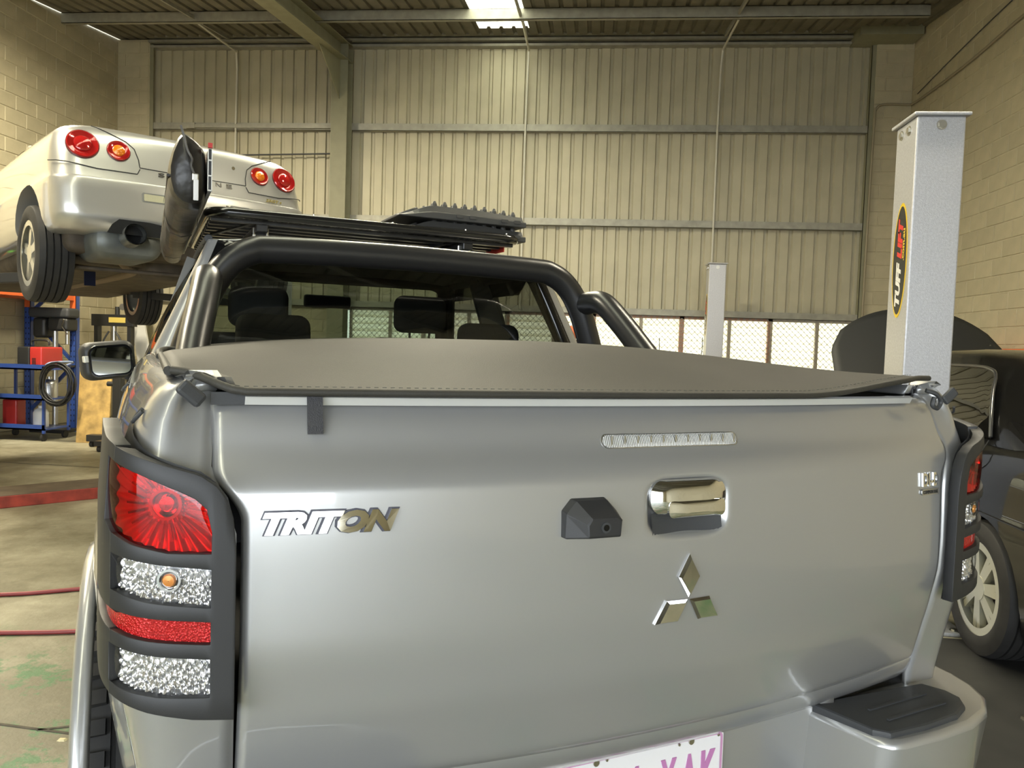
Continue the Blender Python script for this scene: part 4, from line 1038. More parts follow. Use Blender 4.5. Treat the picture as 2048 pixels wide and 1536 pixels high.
def car_loft(levels, cap=True):
    m = MB(); v = []; k = None
    for (z, yr, yf, hw, *ex) in levels:
        h = ring_pts(z, yr, yf, hw, *(ex or []))
        full = h + [(-x, y) for x, y in reversed(h[1:-1])]; k = len(full)
        v += [(x, y, z) for x, y in full]
    f = [(j * k + i, (j + 1) * k + i, (j + 1) * k + (i + 1) % k, j * k + (i + 1) % k) for j in range(len(levels) - 1) for i in range(k)]
    f.append(tuple(range(k))); f.append(tuple((len(levels) - 1) * k + i for i in reversed(range(k))))
    return m.add(v, f)
def cut_arches(o, spots, r, hw):
    dg = bpy.context.evaluated_depsgraph_get
    for (y, z) in spots:
        for s in (-1, 1):
            b = MB().cyl((s * (hw + .2), y, z), (s * (hw - .30), y, z), r, 32); c = b.build('cutter', None, merge=1e-5)
            c.parent = o.parent
            q = o.modifiers.new('b', 'BOOLEAN'); q.operation = 'DIFFERENCE'; q.object = c; q.solver = 'EXACT'
            d = dg(); d.update(); me = bpy.data.meshes.new_from_object(o.evaluated_get(d)); o.modifiers.clear()
            old = o.data; o.data = me; bpy.data.meshes.remove(old); cm = c.data; bpy.data.objects.remove(c); bpy.data.meshes.remove(cm)
    o.data.polygons.foreach_set('use_smooth', [True] * len(o.data.polygons)); o.data.set_sharp_from_angle(angle=R(38))
# ---- silver coupe on the hoist
SK = empty('silver_coupe', (-2.602, 4.974, 1.77), R(49.3)); SK.rotation_euler = (R(-1.9), 0, R(49.3))
tag(SK, 'silver two-door coupe with round red tail lamps raised on a hoist', 'car')
SKL = [(.265, .10, 4.40, .80), (.28, .055, 4.44, .825), (.31, .025, 4.46, .838), (.345, .004, 4.47, .85), (.37, .0, 4.48, .855), (.44, .004, 4.48, .86), (.52, .010, 4.48, .862), (.575, .012, 4.47, .862), (.59, .018, 4.47, .860), (.60, .040, 4.46, .856), (.64, .052, 4.42, .852), (.70, .066, 4.36, .848), (.76, .082, 4.2, .842), (.82, .098, 4.0, .832), (.87, .112, 3.7, .815), (.905, .126, 3.5, .79), (.925, .140, 3.4, .765), (.942, .165, 3.3, .73, .18), (.955, .22, 3.25, .66, .2), (.962, .32, 3.2, .5, .2)]
sb_ = car_loft(SKL).build('body', SILVER, SK, smooth=40)
WY = (.70, 3.36)
cut_arches(sb_, [(WY[0], .26), (WY[1], .28)], .345, .86)
def sk_rear(x, z):
    t = [(q[0], q[1]) for q in SKL]; hw = interp([(q[0], q[3]) for q in SKL], z); y = interp(t, z); ax = abs(x)
    rc = .16; x1 = hw - rc
    if ax <= x1: return y + .07 * (ax / hw) ** 2
    d = min(ax - x1, rc * .999); return y + .07 * (x1 / hw) ** 2 + rc - math.sqrt(rc * rc - d * d)
gh = car_loft([(.94, 1.15, 3.35, .70, .2, .05), (1.02, 1.45, 3.1, .66, .2, .05), (1.10, 1.75, 2.85, .61, .2, .05), (1.165, 2.0, 2.7, .56, .2, .05)]).build('window_band', BLACKGLASS, SK, smooth=40)
car_loft([(1.162, 1.98, 2.72, .565, .2, .05), (1.185, 2.05, 2.66, .53, .2, .05), (1.20, 2.2, 2.55, .44, .2, .05)]).build('roof', SILVER, SK, smooth=50)
for s in (-1, 1):
    P = [(s * .70, 1.16, .935), (s * .70, 1.60, .95), (s * .575, 2.02, 1.168), (s * .56, 1.97, 1.168)]
    MB().add(P + [(p[0] * .97, p[1], p[2]) for p in P], [(0, 1, 2, 3), (7, 6, 5, 4), (0, 4, 5, 1), (1, 5, 6, 2), (2, 6, 7, 3), (3, 7, 4, 0)]).build('pillar', SILVER, SK, bevel=.01)
def round_lamp(x, z, r, inner, name):
    y = sk_rear(x, z); e = .004
    # tilt the lamp to the surface
    nx = (sk_rear(x + .01, z) - sk_rear(x - .01, z)) / .02; nz = (sk_rear(x, z + .01) - sk_rear(x, z - .01)) / .02
    nrm = Vector((nx, -1, nz)).normalized(); M = Matrix.Translation((x, y, z)) @ nrm.to_track_quat('Z', 'Y').to_matrix().to_4x4()
    L_ = MB().lathe([(r, -.01), (r, .008), (r * .95, .013), (r * .88, .010), (r * .55, .006), (r * .5, .002)], 36, M).build(name, REDPL, SK, smooth=40)
    MB().lathe([(r * .55, .0), (r * .55, .012), (r * .45, .018), (.0005, .022)], 28, M).build('lamp_centre', inner, L_, smooth=40)
    MB().lathe([(r * 1.05, -.01), (r * 1.05, .004), (r, .006), (r, -.01)], 36, M).build('lamp_bezel', mat('lamp_bezel_red', (.12, .02, .02), .3), L_, smooth=40)
for s in (-1, 1):
    round_lamp(s * .668, .80, .090, REDPL, 'tail_lamp'); round_lamp(s * .468, .79, .066, ORANGEPL, 'indicator_lamp')
GAP = mat('panel_gap', (.02, .02, .02), .8)
def sk_line(pts, name='panel_gap', m=GAP, r=.003):
    P = []
    for (a, b), (c, d) in zip(pts, pts[1:]):
        for i in range(8): P.append((a + (c - a) * i / 8, b + (d - b) * i / 8))
    P.append(pts[-1]); return MB().tube([(x, sk_rear(x, z) - .0005, z) for x, z in P], r, 5).build(name, m, SK)
sk_line([(-.60, .940), (-.52, .905), (-.42, .860), (-.375, .82), (-.355, .75), (-.352, .70), (0, .692), (.352, .70), (.355, .75), (.375, .82), (.42, .860), (.52, .905), (.60, .940)])
sk_line([(-.84, .685), (-.6, .655), (-.37, .655), (-.352, .69)]); sk_line([(.84, .685), (.6, .655), (.37, .655), (.352, .69)])
def on_car(name, txt, xc, zc, W, Hh, m, **k):
    v, f = text_geo(txt, .1, .01, **k); xs = [p.x for p in v]; ys = [p.y for p in v]; zs = [p.z for p in v]; out = []
    for p in v:
        x = xc + ((p.x - min(xs)) / (max(xs) - min(xs)) - .5) * W; z = zc + ((p.y - min(ys)) / (max(ys) - min(ys)) - .5) * Hh
        out.append((x, sk_rear(x, z) - .001 - (p.z - min(zs)) / (max(zs) - min(zs)) * .004, z))
    return MB().add(out, f).build(name, m, SK)
BADGE = mat('dark_chrome_badge', (.35, .34, .32), .2, 1.0)
for i_c, ch in enumerate('SKYLINE'): on_car('badge_letter', ch, -.225 + .075 * i_c, .672, .040 if ch != 'I' else .010, .028, BADGE, offset=.002)
on_car('trim_badge', '25GT t', .56, .622, .13, .022, mat('gold_badge', (.75, .62, .22), .25, .8), shear=.3, offset=.002)
MB().cyl((.272, sk_rear(.272, .812) + .004, .812), (.272, sk_rear(.272, .812) - .004, .812), .012, 16).build('boot_lock', CHROME, SK, smooth=40)
for s in (-1, 1):
    rl_ = MB().prism(rrect(-.072, .072, -.030, .030, .01), lambda x, y: (s * .285 + x, sk_rear(s * .285 + x, .505 + y) + .01, .505 + y), lambda x, y: (s * .285 + x, sk_rear(s * .285 + x, .505 + y) - .002, .505 + y)).build('reverse_lamp', mat('lamp_surround', (.2, .2, .19), .5), SK)
    MB().prism(rrect(-.062, .062, -.022, .022, .006), lambda x, y: (s * .285 + x, sk_rear(s * .285 + x, .505 + y) + .0, .505 + y), lambda x, y: (s * .285 + x, sk_rear(s * .285 + x, .505 + y) - .005, .505 + y)).build('reverse_lens', flute(mat('cream_lens', (.70, .66, .45), .2, .1, .8), 70, .6, 'wave', 'X'), rl_)
MB().box((-.05, sk_rear(0, .937) - .006, .927), (.05, sk_rear(0, .937) + .02, .940)).build('high_brake_lamp', REDPL, SK)
MB().prism(rrect(-.17, .17, -.055, .055, .01), lambda x, y: (x, sk_rear(x, .42) + .0, .42 + y), lambda x, y: (x, sk_rear(x, .42) - .004, .42 + y)).build('plate_recess', mat('plate_white', (.8, .78, .78), .35), SK)
# fuel of the underside: floor pan, muffler, axle, arms
UND = mat('underbody_grime', (.075, .058, .04), .75, 0, var=.4, vscale=7)
MB().rbox((-.72, .30, .16), (.72, 4.3, .34), .06).build('floor_pan', UND, SK, smooth=60)
mu = MB().rbox((-.62, .10, .12), (-.18, .62, .34), .10).build('muffler', mat('muffler_steel', (.14, .15, .145), .45, .4, var=.2, vscale=9), SK, smooth=60)
MB().tube([(-.42, .06, .245), (-.42, -.055, .255)], .066, 28, caps=False).tube([(-.42, -.055, .255), (-.42, .06, .245)], .060, 28, caps=False).build('tail_pipe', mat('pipe_steel', (.22, .23, .23), .3, .8), mu, smooth=60)
MB().cyl((-.42, .05, .246), (-.42, .04, .246), .06, 24).build('pipe_shadow_plug', mat('opening_shade', (.01, .01, .01), .95), mu)  # black disc paints the dark inside of the open pipe
MB().prism([(-.57, .255), (-.54, .31), (-.50, .345), (-.32, .345), (-.24, .335), (-.22, .255)], lambda x, z: (x, .0 + .004, z), lambda x, z: (x, -.004 + .0, z)).build('cutout_shade_patch', mat('opening_shade', (.01, .01, .01), .95), SK)  # bumper stays uncut here; black patch paints the shade of an exhaust cutout
MB().tube(catmull([(-.35, .6, .2), (-.2, .8, .14), (-.05, 1.2, .15), (0, 2.0, .16), (0, 3.0, .17)], 6), .035, 10).build('exhaust_pipe', mat('pipe_rust', (.2, .15, .1), .6, .3), SK, smooth=60)
MB().rbox((-.14, .55, .05), (.14, .85, .26), .08).build('differential', UND, SK, smooth=60)
MB().tube([(-.74, .70, .17), (.74, .70, .17)], .035, 10).tube([(-.68, .45, .13), (-.1, .9, .16)], .028, 8).tube([(.68, .45, .13), (.1, .9, .16)], .028, 8).tube([(-.68, .95, .12), (-.2, 1.25, .18)], .03, 8).tube([(.68, .95, .12), (.2, 1.25, .18)], .03, 8).tube([(-.62, .5, .08), (.62, .5, .08)], .013, 8).build('suspension_arms', UND, SK, smooth=60)
MB().box((-.30, 1.5, .05), (-.22, 1.51, .17)).build('blue_rag', mat('blue_cloth', (.02, .03, .10), .9), SK)
SILRIM = mat('silver_alloy', (.60, .58, .50), .3, .7, .4)
for s in (-1, 1):
    for y, z in ((WY[0], .165), (WY[1], .15)):
        wheel_geo(SK, (s * .745, y, z), .315, .225, .215, SILRIM, 5, s)
# ---- hoist under the coupe
def hoist_post(parent, x, y, side, name='post', h=2.66, decal=True, wx=.24, wy=.27):
    """lift column; side=-1 puts the sticker on the -X face"""
    p = empty(name, (x, y, 0), parent=parent)
    MB().box((0, 0, .02), (wx, wy, h)).build('column', POSTGREY, p, bevel=.008)
    MB().box((-.02, -.02, h), (wx + .02, wy + .03, h + .018)).build('cap_plate', POSTGREY, p, bevel=.006)
    MB().box((-.10, -.12, 0), (wx + .10, wy + .12, .02)).build('base_plate', POSTGREY, p, bevel=.003)
    def bolt(a, d):
        a = Vector(a); d = Vector(d); MB().tube([a, a + d * .010], [.019, .018], 6).tube([a - d * .002, a + d * .003], .026, 16).build('hex_bolt', STEEL, p)
    bolt((wx * .5, 0, h - .045), (0, -1, 0)); bolt((0, .10, h - .05), (-1, 0, 0)); bolt((0, .20, h - .05), (-1, 0, 0)); bolt((.02, .05, h + .018), (0, 0, 1)); bolt((wx - .05, .2, h + .018), (0, 0, 1))
    for a, b in ((-.06, -.08), (wx + .06, -.08), (-.06, wy + .08), (wx + .06, wy + .08)): bolt((a, b, .02), (0, 0, 1))
    if decal:
        zc, yc = 1.935, .128
        def oval(ry, rz, off, nm, m):
            P = [(yc + ry * math.cos(R(a)), zc + rz * math.sin(R(a))) for a in range(0, 360, 8)]
            return MB().prism(P, lambda a, b: (.0, a, b), lambda a, b: (-off, a, b)).build(nm, m, dec or p)
        dec = None
        dec = oval(.096, .305, .0012, 'sticker', mat('sticker_yellow', (.75, .52, .02), .35))
        oval(.085, .287, .0018, 'sticker_field', mat('sticker_black', (.012, .012, .012), .4))
        def vt(nm, txt, z0, z1, y0, y1, m, **k):
            v, f = text_geo(txt, .1, .0, **k); xs = [q.x for q in v]; ys = [q.y for q in v]
            out = [(-.0024, y0 + (q.y - min(ys)) / (max(ys) - min(ys)) * (y1 - y0), z0 + (q.x - min(xs)) / (max(xs) - min(xs)) * (z1 - z0)) for q in v]
            MB().add(out, f).build(nm, m, dec)
        vt('sticker_text', 'TUFF', zc - .245, zc - .005, yc - .030, yc + .036, WHITE, shear=.25, offset=.006)
        vt('sticker_text', 'LIFT', zc + .005, zc + .225, yc - .030, yc + .036, mat('sticker_red', (.70, .03, .02), .4), shear=.25, offset=.006)
        vt('sticker_text', '.com.au', zc - .005, zc + .165, yc - .060, yc - .036, mat('sticker_yellow', (.75, .52, .02), .35), offset=.003)
    return p
np_ = hoist_post(None, 1.62, 4.25, -1, 'lift_post')
tag(np_, 'tall grey lift post with oval yellow-rimmed sticker, beside the black car', 'lift post', 'grey lift posts')
fp = hoist_post(None, 1.63, 11.40, -1, 'lift_post')
tag(fp, 'distant grey lift post standing before the louvred windows', 'lift post', 'grey lift posts')
# hoist that carries the coupe
hs = empty('car_hoist', (-4.26, 6.42, 0), R(49.3))
tag(hs, 'two-post hoist with red floor beam holding up the silver coupe', 'hoist')
for s in (-1, 1):
    p = hoist_post(hs, s * 1.62 - .12, -.13, -1, 'post', decal=False)
    MB().box((s * 1.40 - .10, -.16, 1.60), (s * 1.40 + .10, .16, 1.86)).build('carriage', POSTGREY, hs, bevel=.006)
    for y in (-.95, 1.05):
        MB().bar((s * 1.36, .05 * (1 if y > 0 else -1), 1.74), (s * .62, y, 1.80), .09, .07).build('lift_arm', BLACKEN, hs, bevel=.004)
        MB().cyl((s * .62, y, 1.80), (s * .62, y, 1.93), .05, 18).build('lift_pad', RUBBER, hs, smooth=40)
fbm = MB().box((-1.95, -.28, 0), (1.95, .16, .095)).build('floor_beam', mat('worn_red_paint', (.26, .035, .02), .6, 0, var=.35, vscale=9), hs, bevel=.006)
MB().box((-1.94, -.272, .095), (1.94, .152, .099)).build('beam_top', mat('grimy_steel', (.10, .075, .05), .7, 0, var=.3, vscale=6), fbm)
# ---- black car with its bonnet up
BC = empty('black_sedan', (2.744, 2.965, 0), R(-1)); tag(BC, 'gloss black sedan with raised bonnet parked beyond the lift post', 'car')
BCL = [(0.18, 0.1, 4.9, 0.82), (0.24, 0.04, 4.93, 0.85), (0.34, 0.0, 4.95, 0.868), (0.46, 0.0, 4.95, 0.875), (0.6, 0.012, 4.93, 0.878), (0.68, 0.02, 4.89, 0.876), (0.7, 0.022, 4.88, 0.868), (0.8, 0.04, 4.81, 0.862), (0.88, 0.055, 4.65, 0.852), (0.95, 0.07, 4.45, 0.835), (1.0, 0.09, 4.35, 0.8), (1.02, 0.12, 4.25, 0.74)]
bb = car_loft(BCL).build('body', GLOSSBLACK, BC, smooth=40); cut_arches(bb, [(.94, .31), (3.95, .31)], .365, .875)
gl_ = [(1.0, 0.62, 3.9, 0.8, 0.22, 0.06), (1.12, 0.86, 3.6, 0.765, 0.22, 0.06), (1.25, 1.12, 3.3, 0.71, 0.2, 0.06), (1.38, 1.36, 2.95, 0.635, 0.2, 0.06), (1.43, 1.46, 2.85, 0.6, 0.2, 0.06), (1.465, 1.6, 2.75, 0.53, 0.2, 0.06), (1.485, 1.8, 2.65, 0.4, 0.2, 0.06)]
car_loft(gl_).build('cabin', GLOSSBLACK, BC, smooth=50)
def cab_pt(side, y, z, off=.004):
    hw = interp([(q[0], q[3]) for q in gl_], z); return (side * (hw + off), y, z)
for s in (-1, 1):
    W0 = [(1.04, 1.02), (1.02, 1.03), (1.33, 1.36), (1.40, 1.385), (1.52, 1.392), (2.10, 1.395), (2.10, 1.03)]
    W0 = [(1.05, 1.045), (1.12, 1.14), (1.22, 1.25), (1.32, 1.345), (1.42, 1.375), (1.60, 1.385), (2.15, 1.385), (2.15, 1.03)]
    top_ = sorted((y, z) for y, z in W0[:7])
    g_ = MB().grid(lambda a, c: cab_pt(s, 1.05 + 1.10 * a ** 1.5, 1.035 + (interp(top_, 1.05 + 1.10 * a ** 1.5) - 1.035) * c, .006), 16, 6).build('rear_side_window', BLACKGLASS, BC, smooth=60)
    MB().tube(catmull([cab_pt(s, y, z, .010) for y, z in W0[:7]], 4), .009, 8).build('window_trim', CHROME if False else mat('gloss_trim', (.10, .10, .10), .15, .6), g_, smooth=60)
    W1 = [(2.22, 1.03), (2.22, 1.385), (2.45, 1.385), (2.95, 1.22), (3.2, 1.06)]; v = [cab_pt(s, y, z, .006) for y, z in W1]
    MB().add(v, [tuple(range(len(v)))]).build('front_side_window', BLACKGLASS, BC)
    MB().tube([(s * .868, .5 + .15 * i, .69) for i in range(24)], .004, 5).build('side_crease', GLOSSBLACK, BC)
    MB().tube(catmull([(s * .80, 1.06, 1.025), (s * .862, 1.02, .95), (s * .872, 1.15, .80), (s * .879, 1.25, .62)], 5), .003, 5).build('door_gap', GAP, BC)
    def bc_rear(x, z):
        hw = interp([(q[0], q[3]) for q in BCL], z); y = interp([(q[0], q[1]) for q in BCL], z); x1 = hw - .16; ax = abs(x)
        if ax <= x1: return y + .07 * (ax / hw) ** 2
        d = min(ax - x1, .159); return y + .07 * (x1 / hw) ** 2 + .16 - math.sqrt(.0256 - d * d)
    lm = MB().grid(lambda a, c: (s * (.50 + .30 * a), bc_rear(.50 + .30 * a, .78 + .10 * c) - .006, .78 + .10 * c), 14, 5).build('tail_lamp', mat('dark_red_lamp', (.16, .008, .008), .15, 0, .8), BC, smooth=60, solid=.02)
    for y in (.94, 3.95): wheel_geo(BC, (s * .765, y, .325), .325, .235, .225, RIMS, 7, s)
# rear window
MB().grid(lambda a, c: ((2 * a - 1) * (.62 - .14 * c), .68 + .72 * c - .012, 1.04 + .38 * c - .0), 8, 6).build('rear_window', BLACKGLASS, BC, smooth=60)
def bon(a, c):
    x = (2 * a - 1) * (.72 - .10 * max(0, c - .75) / .25) ; L_ = 1.02 * c * (1 - .22 * abs(2 * a - 1) ** 2.5)
    return (x, 3.72 + L_ * math.cos(R(54)) + .06 * (2 * a - 1) ** 2, 1.0 + L_ * math.sin(R(54)) + .03 * (1 - (2 * a - 1) ** 2))
MB().grid(bon, 20, 14).build('raised_bonnet', mat('bonnet_lining', (.012, .013, .013), .6), BC, smooth=60, solid=.03)
MB().cyl((.60, 4.6, .95), (.60, 4.15, 1.55), .006, 6).build('bonnet_stay', STEEL, BC)
MB().rbox((-.55, 3.9, .6), (.55, 4.6, .98), .05).build('engine', UND, BC, smooth=60)
MB().box((-.3, -.012, .50), (.3, .01, .62)).build('plate', WHITE, BC)
# ================================================================== ALONG THE LEFT WALL
rc_ = empty('pallet_racking', (-7.2, 10.27, 0)); tag(rc_, 'blue and orange pallet racking standing along the left block wall', 'racking')
def upright(x, y):
    p = MB().box((x - .045, y - .04, 0), (x + .045, y - .035, 3.0)).box((x - .045, y - .04, 0), (x - .04, y + .04, 3.0)).box((x + .04, y - .04, 0), (x + .045, y + .04, 3.0)).build('upright', BLUE, rc_)
    m = MB()
    for k in range(36):
        z = .15 + k * .075
        for dx in (-.022, .022): m.box((x + dx - .006, y - .0415, z - .012), (x + dx + .006, y - .0395, z + .012))
    stuff(m.build('slot_holes', mat('slot_black', (.01, .01, .015), .9), p)); MB().box((x - .07, y - .07, 0), (x + .07, y + .07, .008)).build('foot_plate', BLUE, p)
for y in (0, -2.75):
    upright(0, y); upright(-.68, y)
    for z0, z1 in ((.25, .95), (.95, 1.62), (1.62, 2.25), (2.25, 2.85)):
        a, b = (0, -.68) if int(z0 * 10) % 2 else (-.68, 0)
        MB().bar((a, y + .0, z0), (b, y + .0, z1), .03, .045).build('frame_brace', BLUE, rc_)
for z in (1.88,):
    for x in (0, -.68):
        bm_ = MB().box((x - .025, -2.71, z - .055), (x + .025, -.04, z + .055)).build('beam', ORANGE, rc_, bevel=.004)
        for y in (-.04, -2.71): MB().box((x - .035, y - .012 if y > -1 else y, z - .16), (x + .04, y if y > -1 else y + .012, z + .08)).build('beam_connector', ORANGE, bm_)
MB().box((-.70, -2.7, 1.94), (.02, -.05, 1.955)).build('shelf_board', mat('chipboard', (.35, .27, .17), .8, var=.2, vscale=20), rc_)
# drill press
dp = empty('drill_press', (-7.42, 10.15, 0)); tag(dp, 'black pedestal drill press standing inside the racking', 'drill press')
MB().rbox((-.30, -.13, 1.58), (.30, .13, 1.72), .04).build('belt_cover', DARKPL, dp, smooth=60)
MB().rbox((-.26, -.10, 1.30), (-.06, .10, 1.58), .05).build('motor', BLACKEN, dp, smooth=60)
MB().cyl((.02, 0, 0), (.02, 0, 1.60), .036, 16).build('column', ALU, dp, smooth=40)
MB().rbox((-.02, -.12, 1.40), (.28, .12, 1.58), .04).build('head', BLACKEN, dp, smooth=60)
MB().cyl((.20, 0, 1.22), (.20, 0, 1.42), .03, 14).build('spindle', STEEL, dp, smooth=40)
MB().cyl((.20, -.12, 1.46), (.34, -.20, 1.36), .008, 8).cyl((.20, -.12, 1.46), (.30, -.22, 1.56), .008, 8).build('feed_lever', STEEL, dp)
MB().box((-.18, -.18, .90), (.26, .18, .93)).build('work_table', BLACKEN, dp, bevel=.005); MB().box((-.22, -.2, 0), (.28, .2, .05)).build('base', BLACKEN, dp, bevel=.01)
# welding trolley, welder, leads
tl = empty('tool_trolley', (-7.18, 9.40, 0)); tag(tl, 'blue steel trolley on castors under the red welder', 'trolley')
for z in (.14, .52, .90): MB().box((-.42, -.25, z), (.36, .25, z + .02)).box((-.42, -.25, z), (.36, -.24, z + .07)).build('shelf', BLUE, tl)
for x in (-.42, .33):
    for y in (-.25, .22): MB().box((x, y, .10), (x + .03, y + .03, .95)).build('leg', BLUE, tl)
for x in (-.38, .32):
    for y in (-.2, .2):
        MB().cyl((x - .015, y, .05), (x + .015, y, .05), .05, 16).build('castor', RUBBER, tl, smooth=40)
MB().tube(catmull([(.33, -.2, .95), (.42, -.2, 1.0), (.42, .2, 1.0), (.33, .2, .95)], 5), .014, 8).build('push_handle', mat('chalk_blue', (.3, .38, .6), .4), tl, smooth=60)
wd = empty('welder', (-7.06, 9.40, .92)); tag(wd, 'red and black welding machine on top of the blue trolley', 'welder')
MB().rbox((-.17, -.20, .0), (.0, .2, .27), .02).build('rear_case', BLACKEN, wd, smooth=50); MB().rbox((.0, -.20, .0), (.17, .2, .27), .02).build('front_case', REDEN, wd, smooth=50)
MB().tube(catmull([(-.12, 0, .29), (-.10, 0, .35), (.10, 0, .35), (.12, 0, .29)], 5), .012, 8).build('carry_handle', BLACKEN, wd, smooth=60)
for k in range(5): MB().box((.04 , -.204, .05 + k * .018), (.09, -.198, .058 + k * .018)).build('vent_slot', BLACKEN, wd)
m = MB()
for k in range(7):
    r = .215 + .025 * math.sin(k * 2.1); m.tube([(-6.60 + r * .95 * math.cos(R(a)) + .012 * math.sin(3 * R(a) + k), 9.12 - .012 * k, .74 + r * 1.15 * math.sin(R(a))) for a in range(0, 360, 15)], .011, 7, closed=True)
tag(m.build('welding_lead', mat('lead_rubber', (.015, .015, .015), .5), smooth=60), 'coiled black welding lead hanging off the front of the blue trolley', 'cable')
for nm, x, z, lab, mm in (('plastic_jug', -7.05, .16, 'white plastic jug on the bottom shelf of the blue trolley', WHITE), ('metal_tin', -6.93, .54, 'silver tin on the middle shelf of the blue trolley', ALU)):
    o = MB().lathe([(.0005, 0), (.09, 0), (.09, .18), (.07, .22), (.03, .24), (.03, .27), (.0005, .27)], 20).build(nm, mm, smooth=40); o.location = (x, 9.40, z); tag(o, lab, 'container')
o = MB().rbox((-.10, -.09, 0), (.10, .09, .34), .02).build('tool_case', REDEN, smooth=50); o.location = (-7.42, 9.40, .16); tag(o, 'red upright case on the bottom shelf of the blue trolley', 'case')
# workbench with green mat and vice
wbn = empty('workbench', (-7.62, 8.55, 0)); tag(wbn, 'dark steel workbench with a green mat at the left edge', 'workbench')
MB().box((-.30, -.60, .90), (.32, .45, .94)).build('bench_top', BLACKEN, wbn, bevel=.004)
for x in (-.28, .27):
    for y in (-.58, .40): MB().box((x, y, 0), (x + .04, y + .04, .90)).build('leg', BLACKEN, wbn)
MB().box((-.28, -.55, .28), (.30, .40, .30)).build('lower_shelf', BLACKEN, wbn)
tag(MB().rbox((-7.88, 8.02, .941), (-7.32, 8.85, .955), .006).build('cutting_mat', mat('green_mat', (.10, .42, .06), .6), smooth=60), 'bright green mat lying on the dark workbench', 'mat')
vc = empty('bench_vice', (-7.48, 8.65, .955)); tag(vc, 'red bench vice standing on the green mat', 'vice')
MB().rbox((-.07, -.10, .0), (.07, .10, .12), .02).build('vice_body', REDEN, vc, smooth=60); MB().box((-.06, -.16, .05), (.06, -.12, .16)).build('moving_jaw', REDEN, vc, bevel=.006); MB().cyl((0, -.30, .06), (0, -.1, .06), .014, 10).cyl((-.09, -.29, .06), (.09, -.29, .06), .007, 8).build('screw', STEEL, vc)
# hydraulic press
hp = empty('hydraulic_press', (-7.34, 11.40, 0)); tag(hp, 'black hydraulic shop press with yellow label against the block wall', 'press')
for x in (-.30, .24): MB().box((x, -.05, 0), (x + .06, .05, 1.66)).build('side_post', BLACKEN, hp)
MB().box((-.34, -.06, 1.50), (.34, .06, 1.68)).build('top_beam', BLACKEN, hp, bevel=.004); MB().box((-.34, -.08, .80), (.34, .08, .92)).build('bed_beam', BLACKEN, hp, bevel=.004)
MB().box((-.30, -.22, 0), (-.24, .22, .06)).box((.24, -.22, 0), (.30, .22, .06)).build('foot', BLACKEN, hp)
MB().cyl((0, 0, 1.25), (0, 0, 1.52), .05, 16).build('ram', STEEL, hp, smooth=40); MB().cyl((.05, 0, 1.68), (.05, 0, 1.80), .035, 14).build('gauge_stem', BLACKEN, hp); MB().cyl((.14, -.02, 1.80), (.14, .02, 1.80), .05, 18).build('gauge', ALU, hp, smooth=40)
MB().box((-.05, -.066, 1.555), (.22, -.061, 1.635)).build('label_plate', mat('label_yellow', (.65, .5, .12), .5), hp)
MB().tube(catmull([(-.10, -.05, .95), (-.16, -.06, 1.2), (-.05, -.06, 1.42)], 6), .014, 8).tube(catmull([(.1, -.05, .95), (.17, -.06, 1.2), (.06, -.06, 1.42)], 6), .014, 8).build('spring', DARKPL, hp, smooth=60)
# leaning sheets, stand, electrical box
pb = MB().box((-.20, -.012, 0), (.20, .012, 1.00)).build('plywood_board', WOOD, bevel=.002); pb.location = (-6.24, 9.25, 0); pb.rotation_euler = (R(-6), 0, R(8)); tag(pb, 'stained yellow plywood sheet standing upright behind the door mirror', 'board')
wp = MB().box((-.11, -.02, 0), (.11, .02, 2.15)).build('white_panel', WHITE); wp.location = (-6.95, 11.9, 0); wp.rotation_euler = (0, R(-11), 0); tag(wp, 'narrow white panel leaning against the back left corner', 'panel')
st = empty('engine_stand', (-5.70, 8.95, 0)); tag(st, 'black castor-mounted stand with an upright post beside the plywood sheet', 'stand')
MB().box((-.05, -.05, .08), (.05, .05, 1.02)).build('post', BLACKEN, st, bevel=.004); MB().box((-.38, -.06, .07), (.10, .06, .15)).box((-.05, -.4, .07), (.05, .5, .13)).build('base_frame', BLACKEN, st, bevel=.004)
for x, y in ((-.34, 0), (0, -.36), (0, .46)): MB().cyl((x - .02, y, .035), (x + .02, y, .035), .035, 14).build('castor', RUBBER, st, smooth=40)
MB().cyl((-.14, 0, .78), (.0, 0, .78), .03, 12).build('head_tube', BLACKEN, st, smooth=40)
eb = MB().box((0, -.12, 0), (.09, .12, .34)).build('switch_box', mat('grey_enamel', (.40, .40, .36), .5), bevel=.006); eb.location = (XL, 11.55, .78); tag(eb, 'grey electrical box on the left wall beside the racking', 'electrical box')
# ================================================================== SMALL THINGS ON THE FLOOR
HOSE = mat('red_hose_rubber', (.22, .03, .03), .5)
tag(tubeob('air_hose', [(-3.9, 3.55, .012), (-3.06, 3.77, .012), (-2.68, 3.96, .012), (-2.0, 4.3, .012), (-1.5, 4.0, .012), (-1.7, 3.6, .012), (-2.29, 3.39, .012), (-2.67, 3.29, .012), (-3.6, 3.1, .012)], .011, HOSE, cm=10), 'red air hose looping across the concrete floor beside the pickup', 'hose')
tag(MB().box((1.20, 2.55, 0), (2.45, 4.08, .012)).build('floor_plate', mat('floor_plate', (.028, .027, .025), .55, 0, var=.3, vscale=5), bevel=.003), 'black plate on the floor under the black car rear wheel', 'floor plate')
MB_b = MB().tube([(1.755, 3.20, .011), (1.755, 3.20, .022)], [.016, .014], 6).build('anchor_bolt', STEEL); tag(MB_b, 'single shiny anchor bolt head on the black floor plate', 'bolt')
rs = bpy.data.meshes
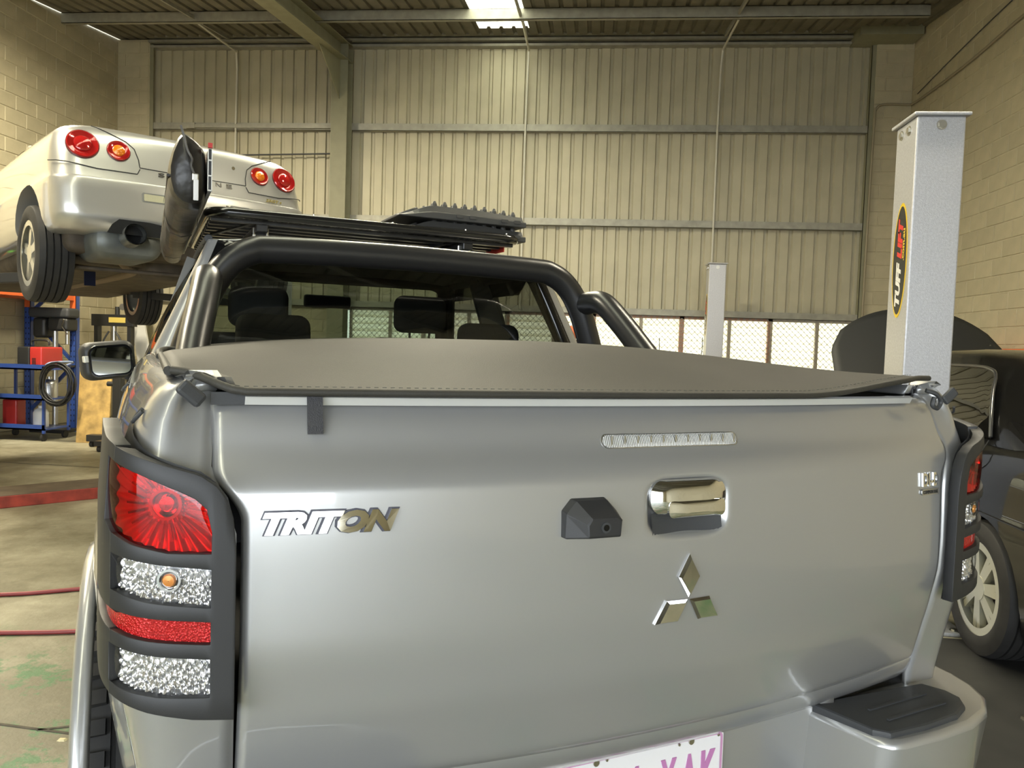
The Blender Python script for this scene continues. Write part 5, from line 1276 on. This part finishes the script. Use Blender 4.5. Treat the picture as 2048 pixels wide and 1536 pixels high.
for k, (x, y) in enumerate(((-1.77, 2.47), (-2.25, 3.42), (-1.66, 2.55))):
    n = 7; P = [(x + .016 * math.cos(R(360 * i / n)) * (1 + .4 * math.sin(i * 2.3 + k)), y + .016 * math.sin(R(360 * i / n)) * (1 + .4 * math.cos(i * 1.7 + k))) for i in range(n)]
    tag(MB().prism(P, lambda a, b: (a, b, .0005), lambda a, b: (a * .6 + x * .4, b * .6 + y * .4, .006)).build('paint_flake', mat('cream_flake', (.62, .55, .33), .7)), 'small cream flake of debris on the floor, ' + ('near the green paint', 'beside the red hose', 'on the floor joint')[k], 'debris')
# orange curved hose seen past the sports bar
oh = empty('orange_machine', (-.10, 10.6, 0)); tag(oh, 'orange curved arm with black clamp seen through the sports bar by the windows', 'machine')
MB().tube(catmull([(-.16, 0, 0), (-.16, 0, 1.5), (-.13, 0, 1.66), (-.06, 0, 1.62), (-.03, 0, 1.5), (.0, 0, 1.48), (.09, 0, 1.42), (.15, 0, 1.25), (.16, 0, 1.0)], 6), .05, 12).build('arm', mat('orange_paint', (.62, .15, .06), .4), oh, smooth=60)
MB().cyl((-.03, 0, 1.43), (-.02, 0, 1.56), .058, 16).build('clamp', BLACKEN, oh, smooth=40); MB().box((-.25, -.2, 0), (.25, .2, .06)).build('base', BLACKEN, oh, bevel=.01)
tr_ = empty('hooked_bar_stand', (.42, 10.9, 0)); tag(tr_, 'dark hooked bar standing before the windows inside the sports bar gap', 'bar')
MB().tube(catmull([(0, 0, 0), (0, 0, 1.2), (.03, 0, 1.32), (.09, 0, 1.34), (.13, 0, 1.25), (.13, 0, .9)], 6), .022, 8).build('hooked_bar', BLACKEN, tr_, smooth=60)
MB().box((-.15, -.15, 0), (.25, .15, .02)).build('base', BLACKEN, tr_)
for i, x in enumerate((.86, 1.06, 1.72)):
    h = tubeob('wire_hook', [(x, YB - .055, 1.60 + .03 * (i == 2)), (x + .005, YB - .055, 1.45), (x - .004, YB - .055, 1.36), (x - .02, YB - .058, 1.34)], .006, BLACKEN); tag(h, 'thin dark hook hanging on the window mesh, ' + ('leftmost', 'middle', 'beside the distant lift post')[i], 'hook', 'hooks on the window mesh')
tag(MB().rbox((4.30, 8.05, 1.3), (4.62, 9.6, 1.545), .02).build('orange_cabinet', ORANGE, smooth=50), 'orange box against the right wall just above the black car roof', 'box')
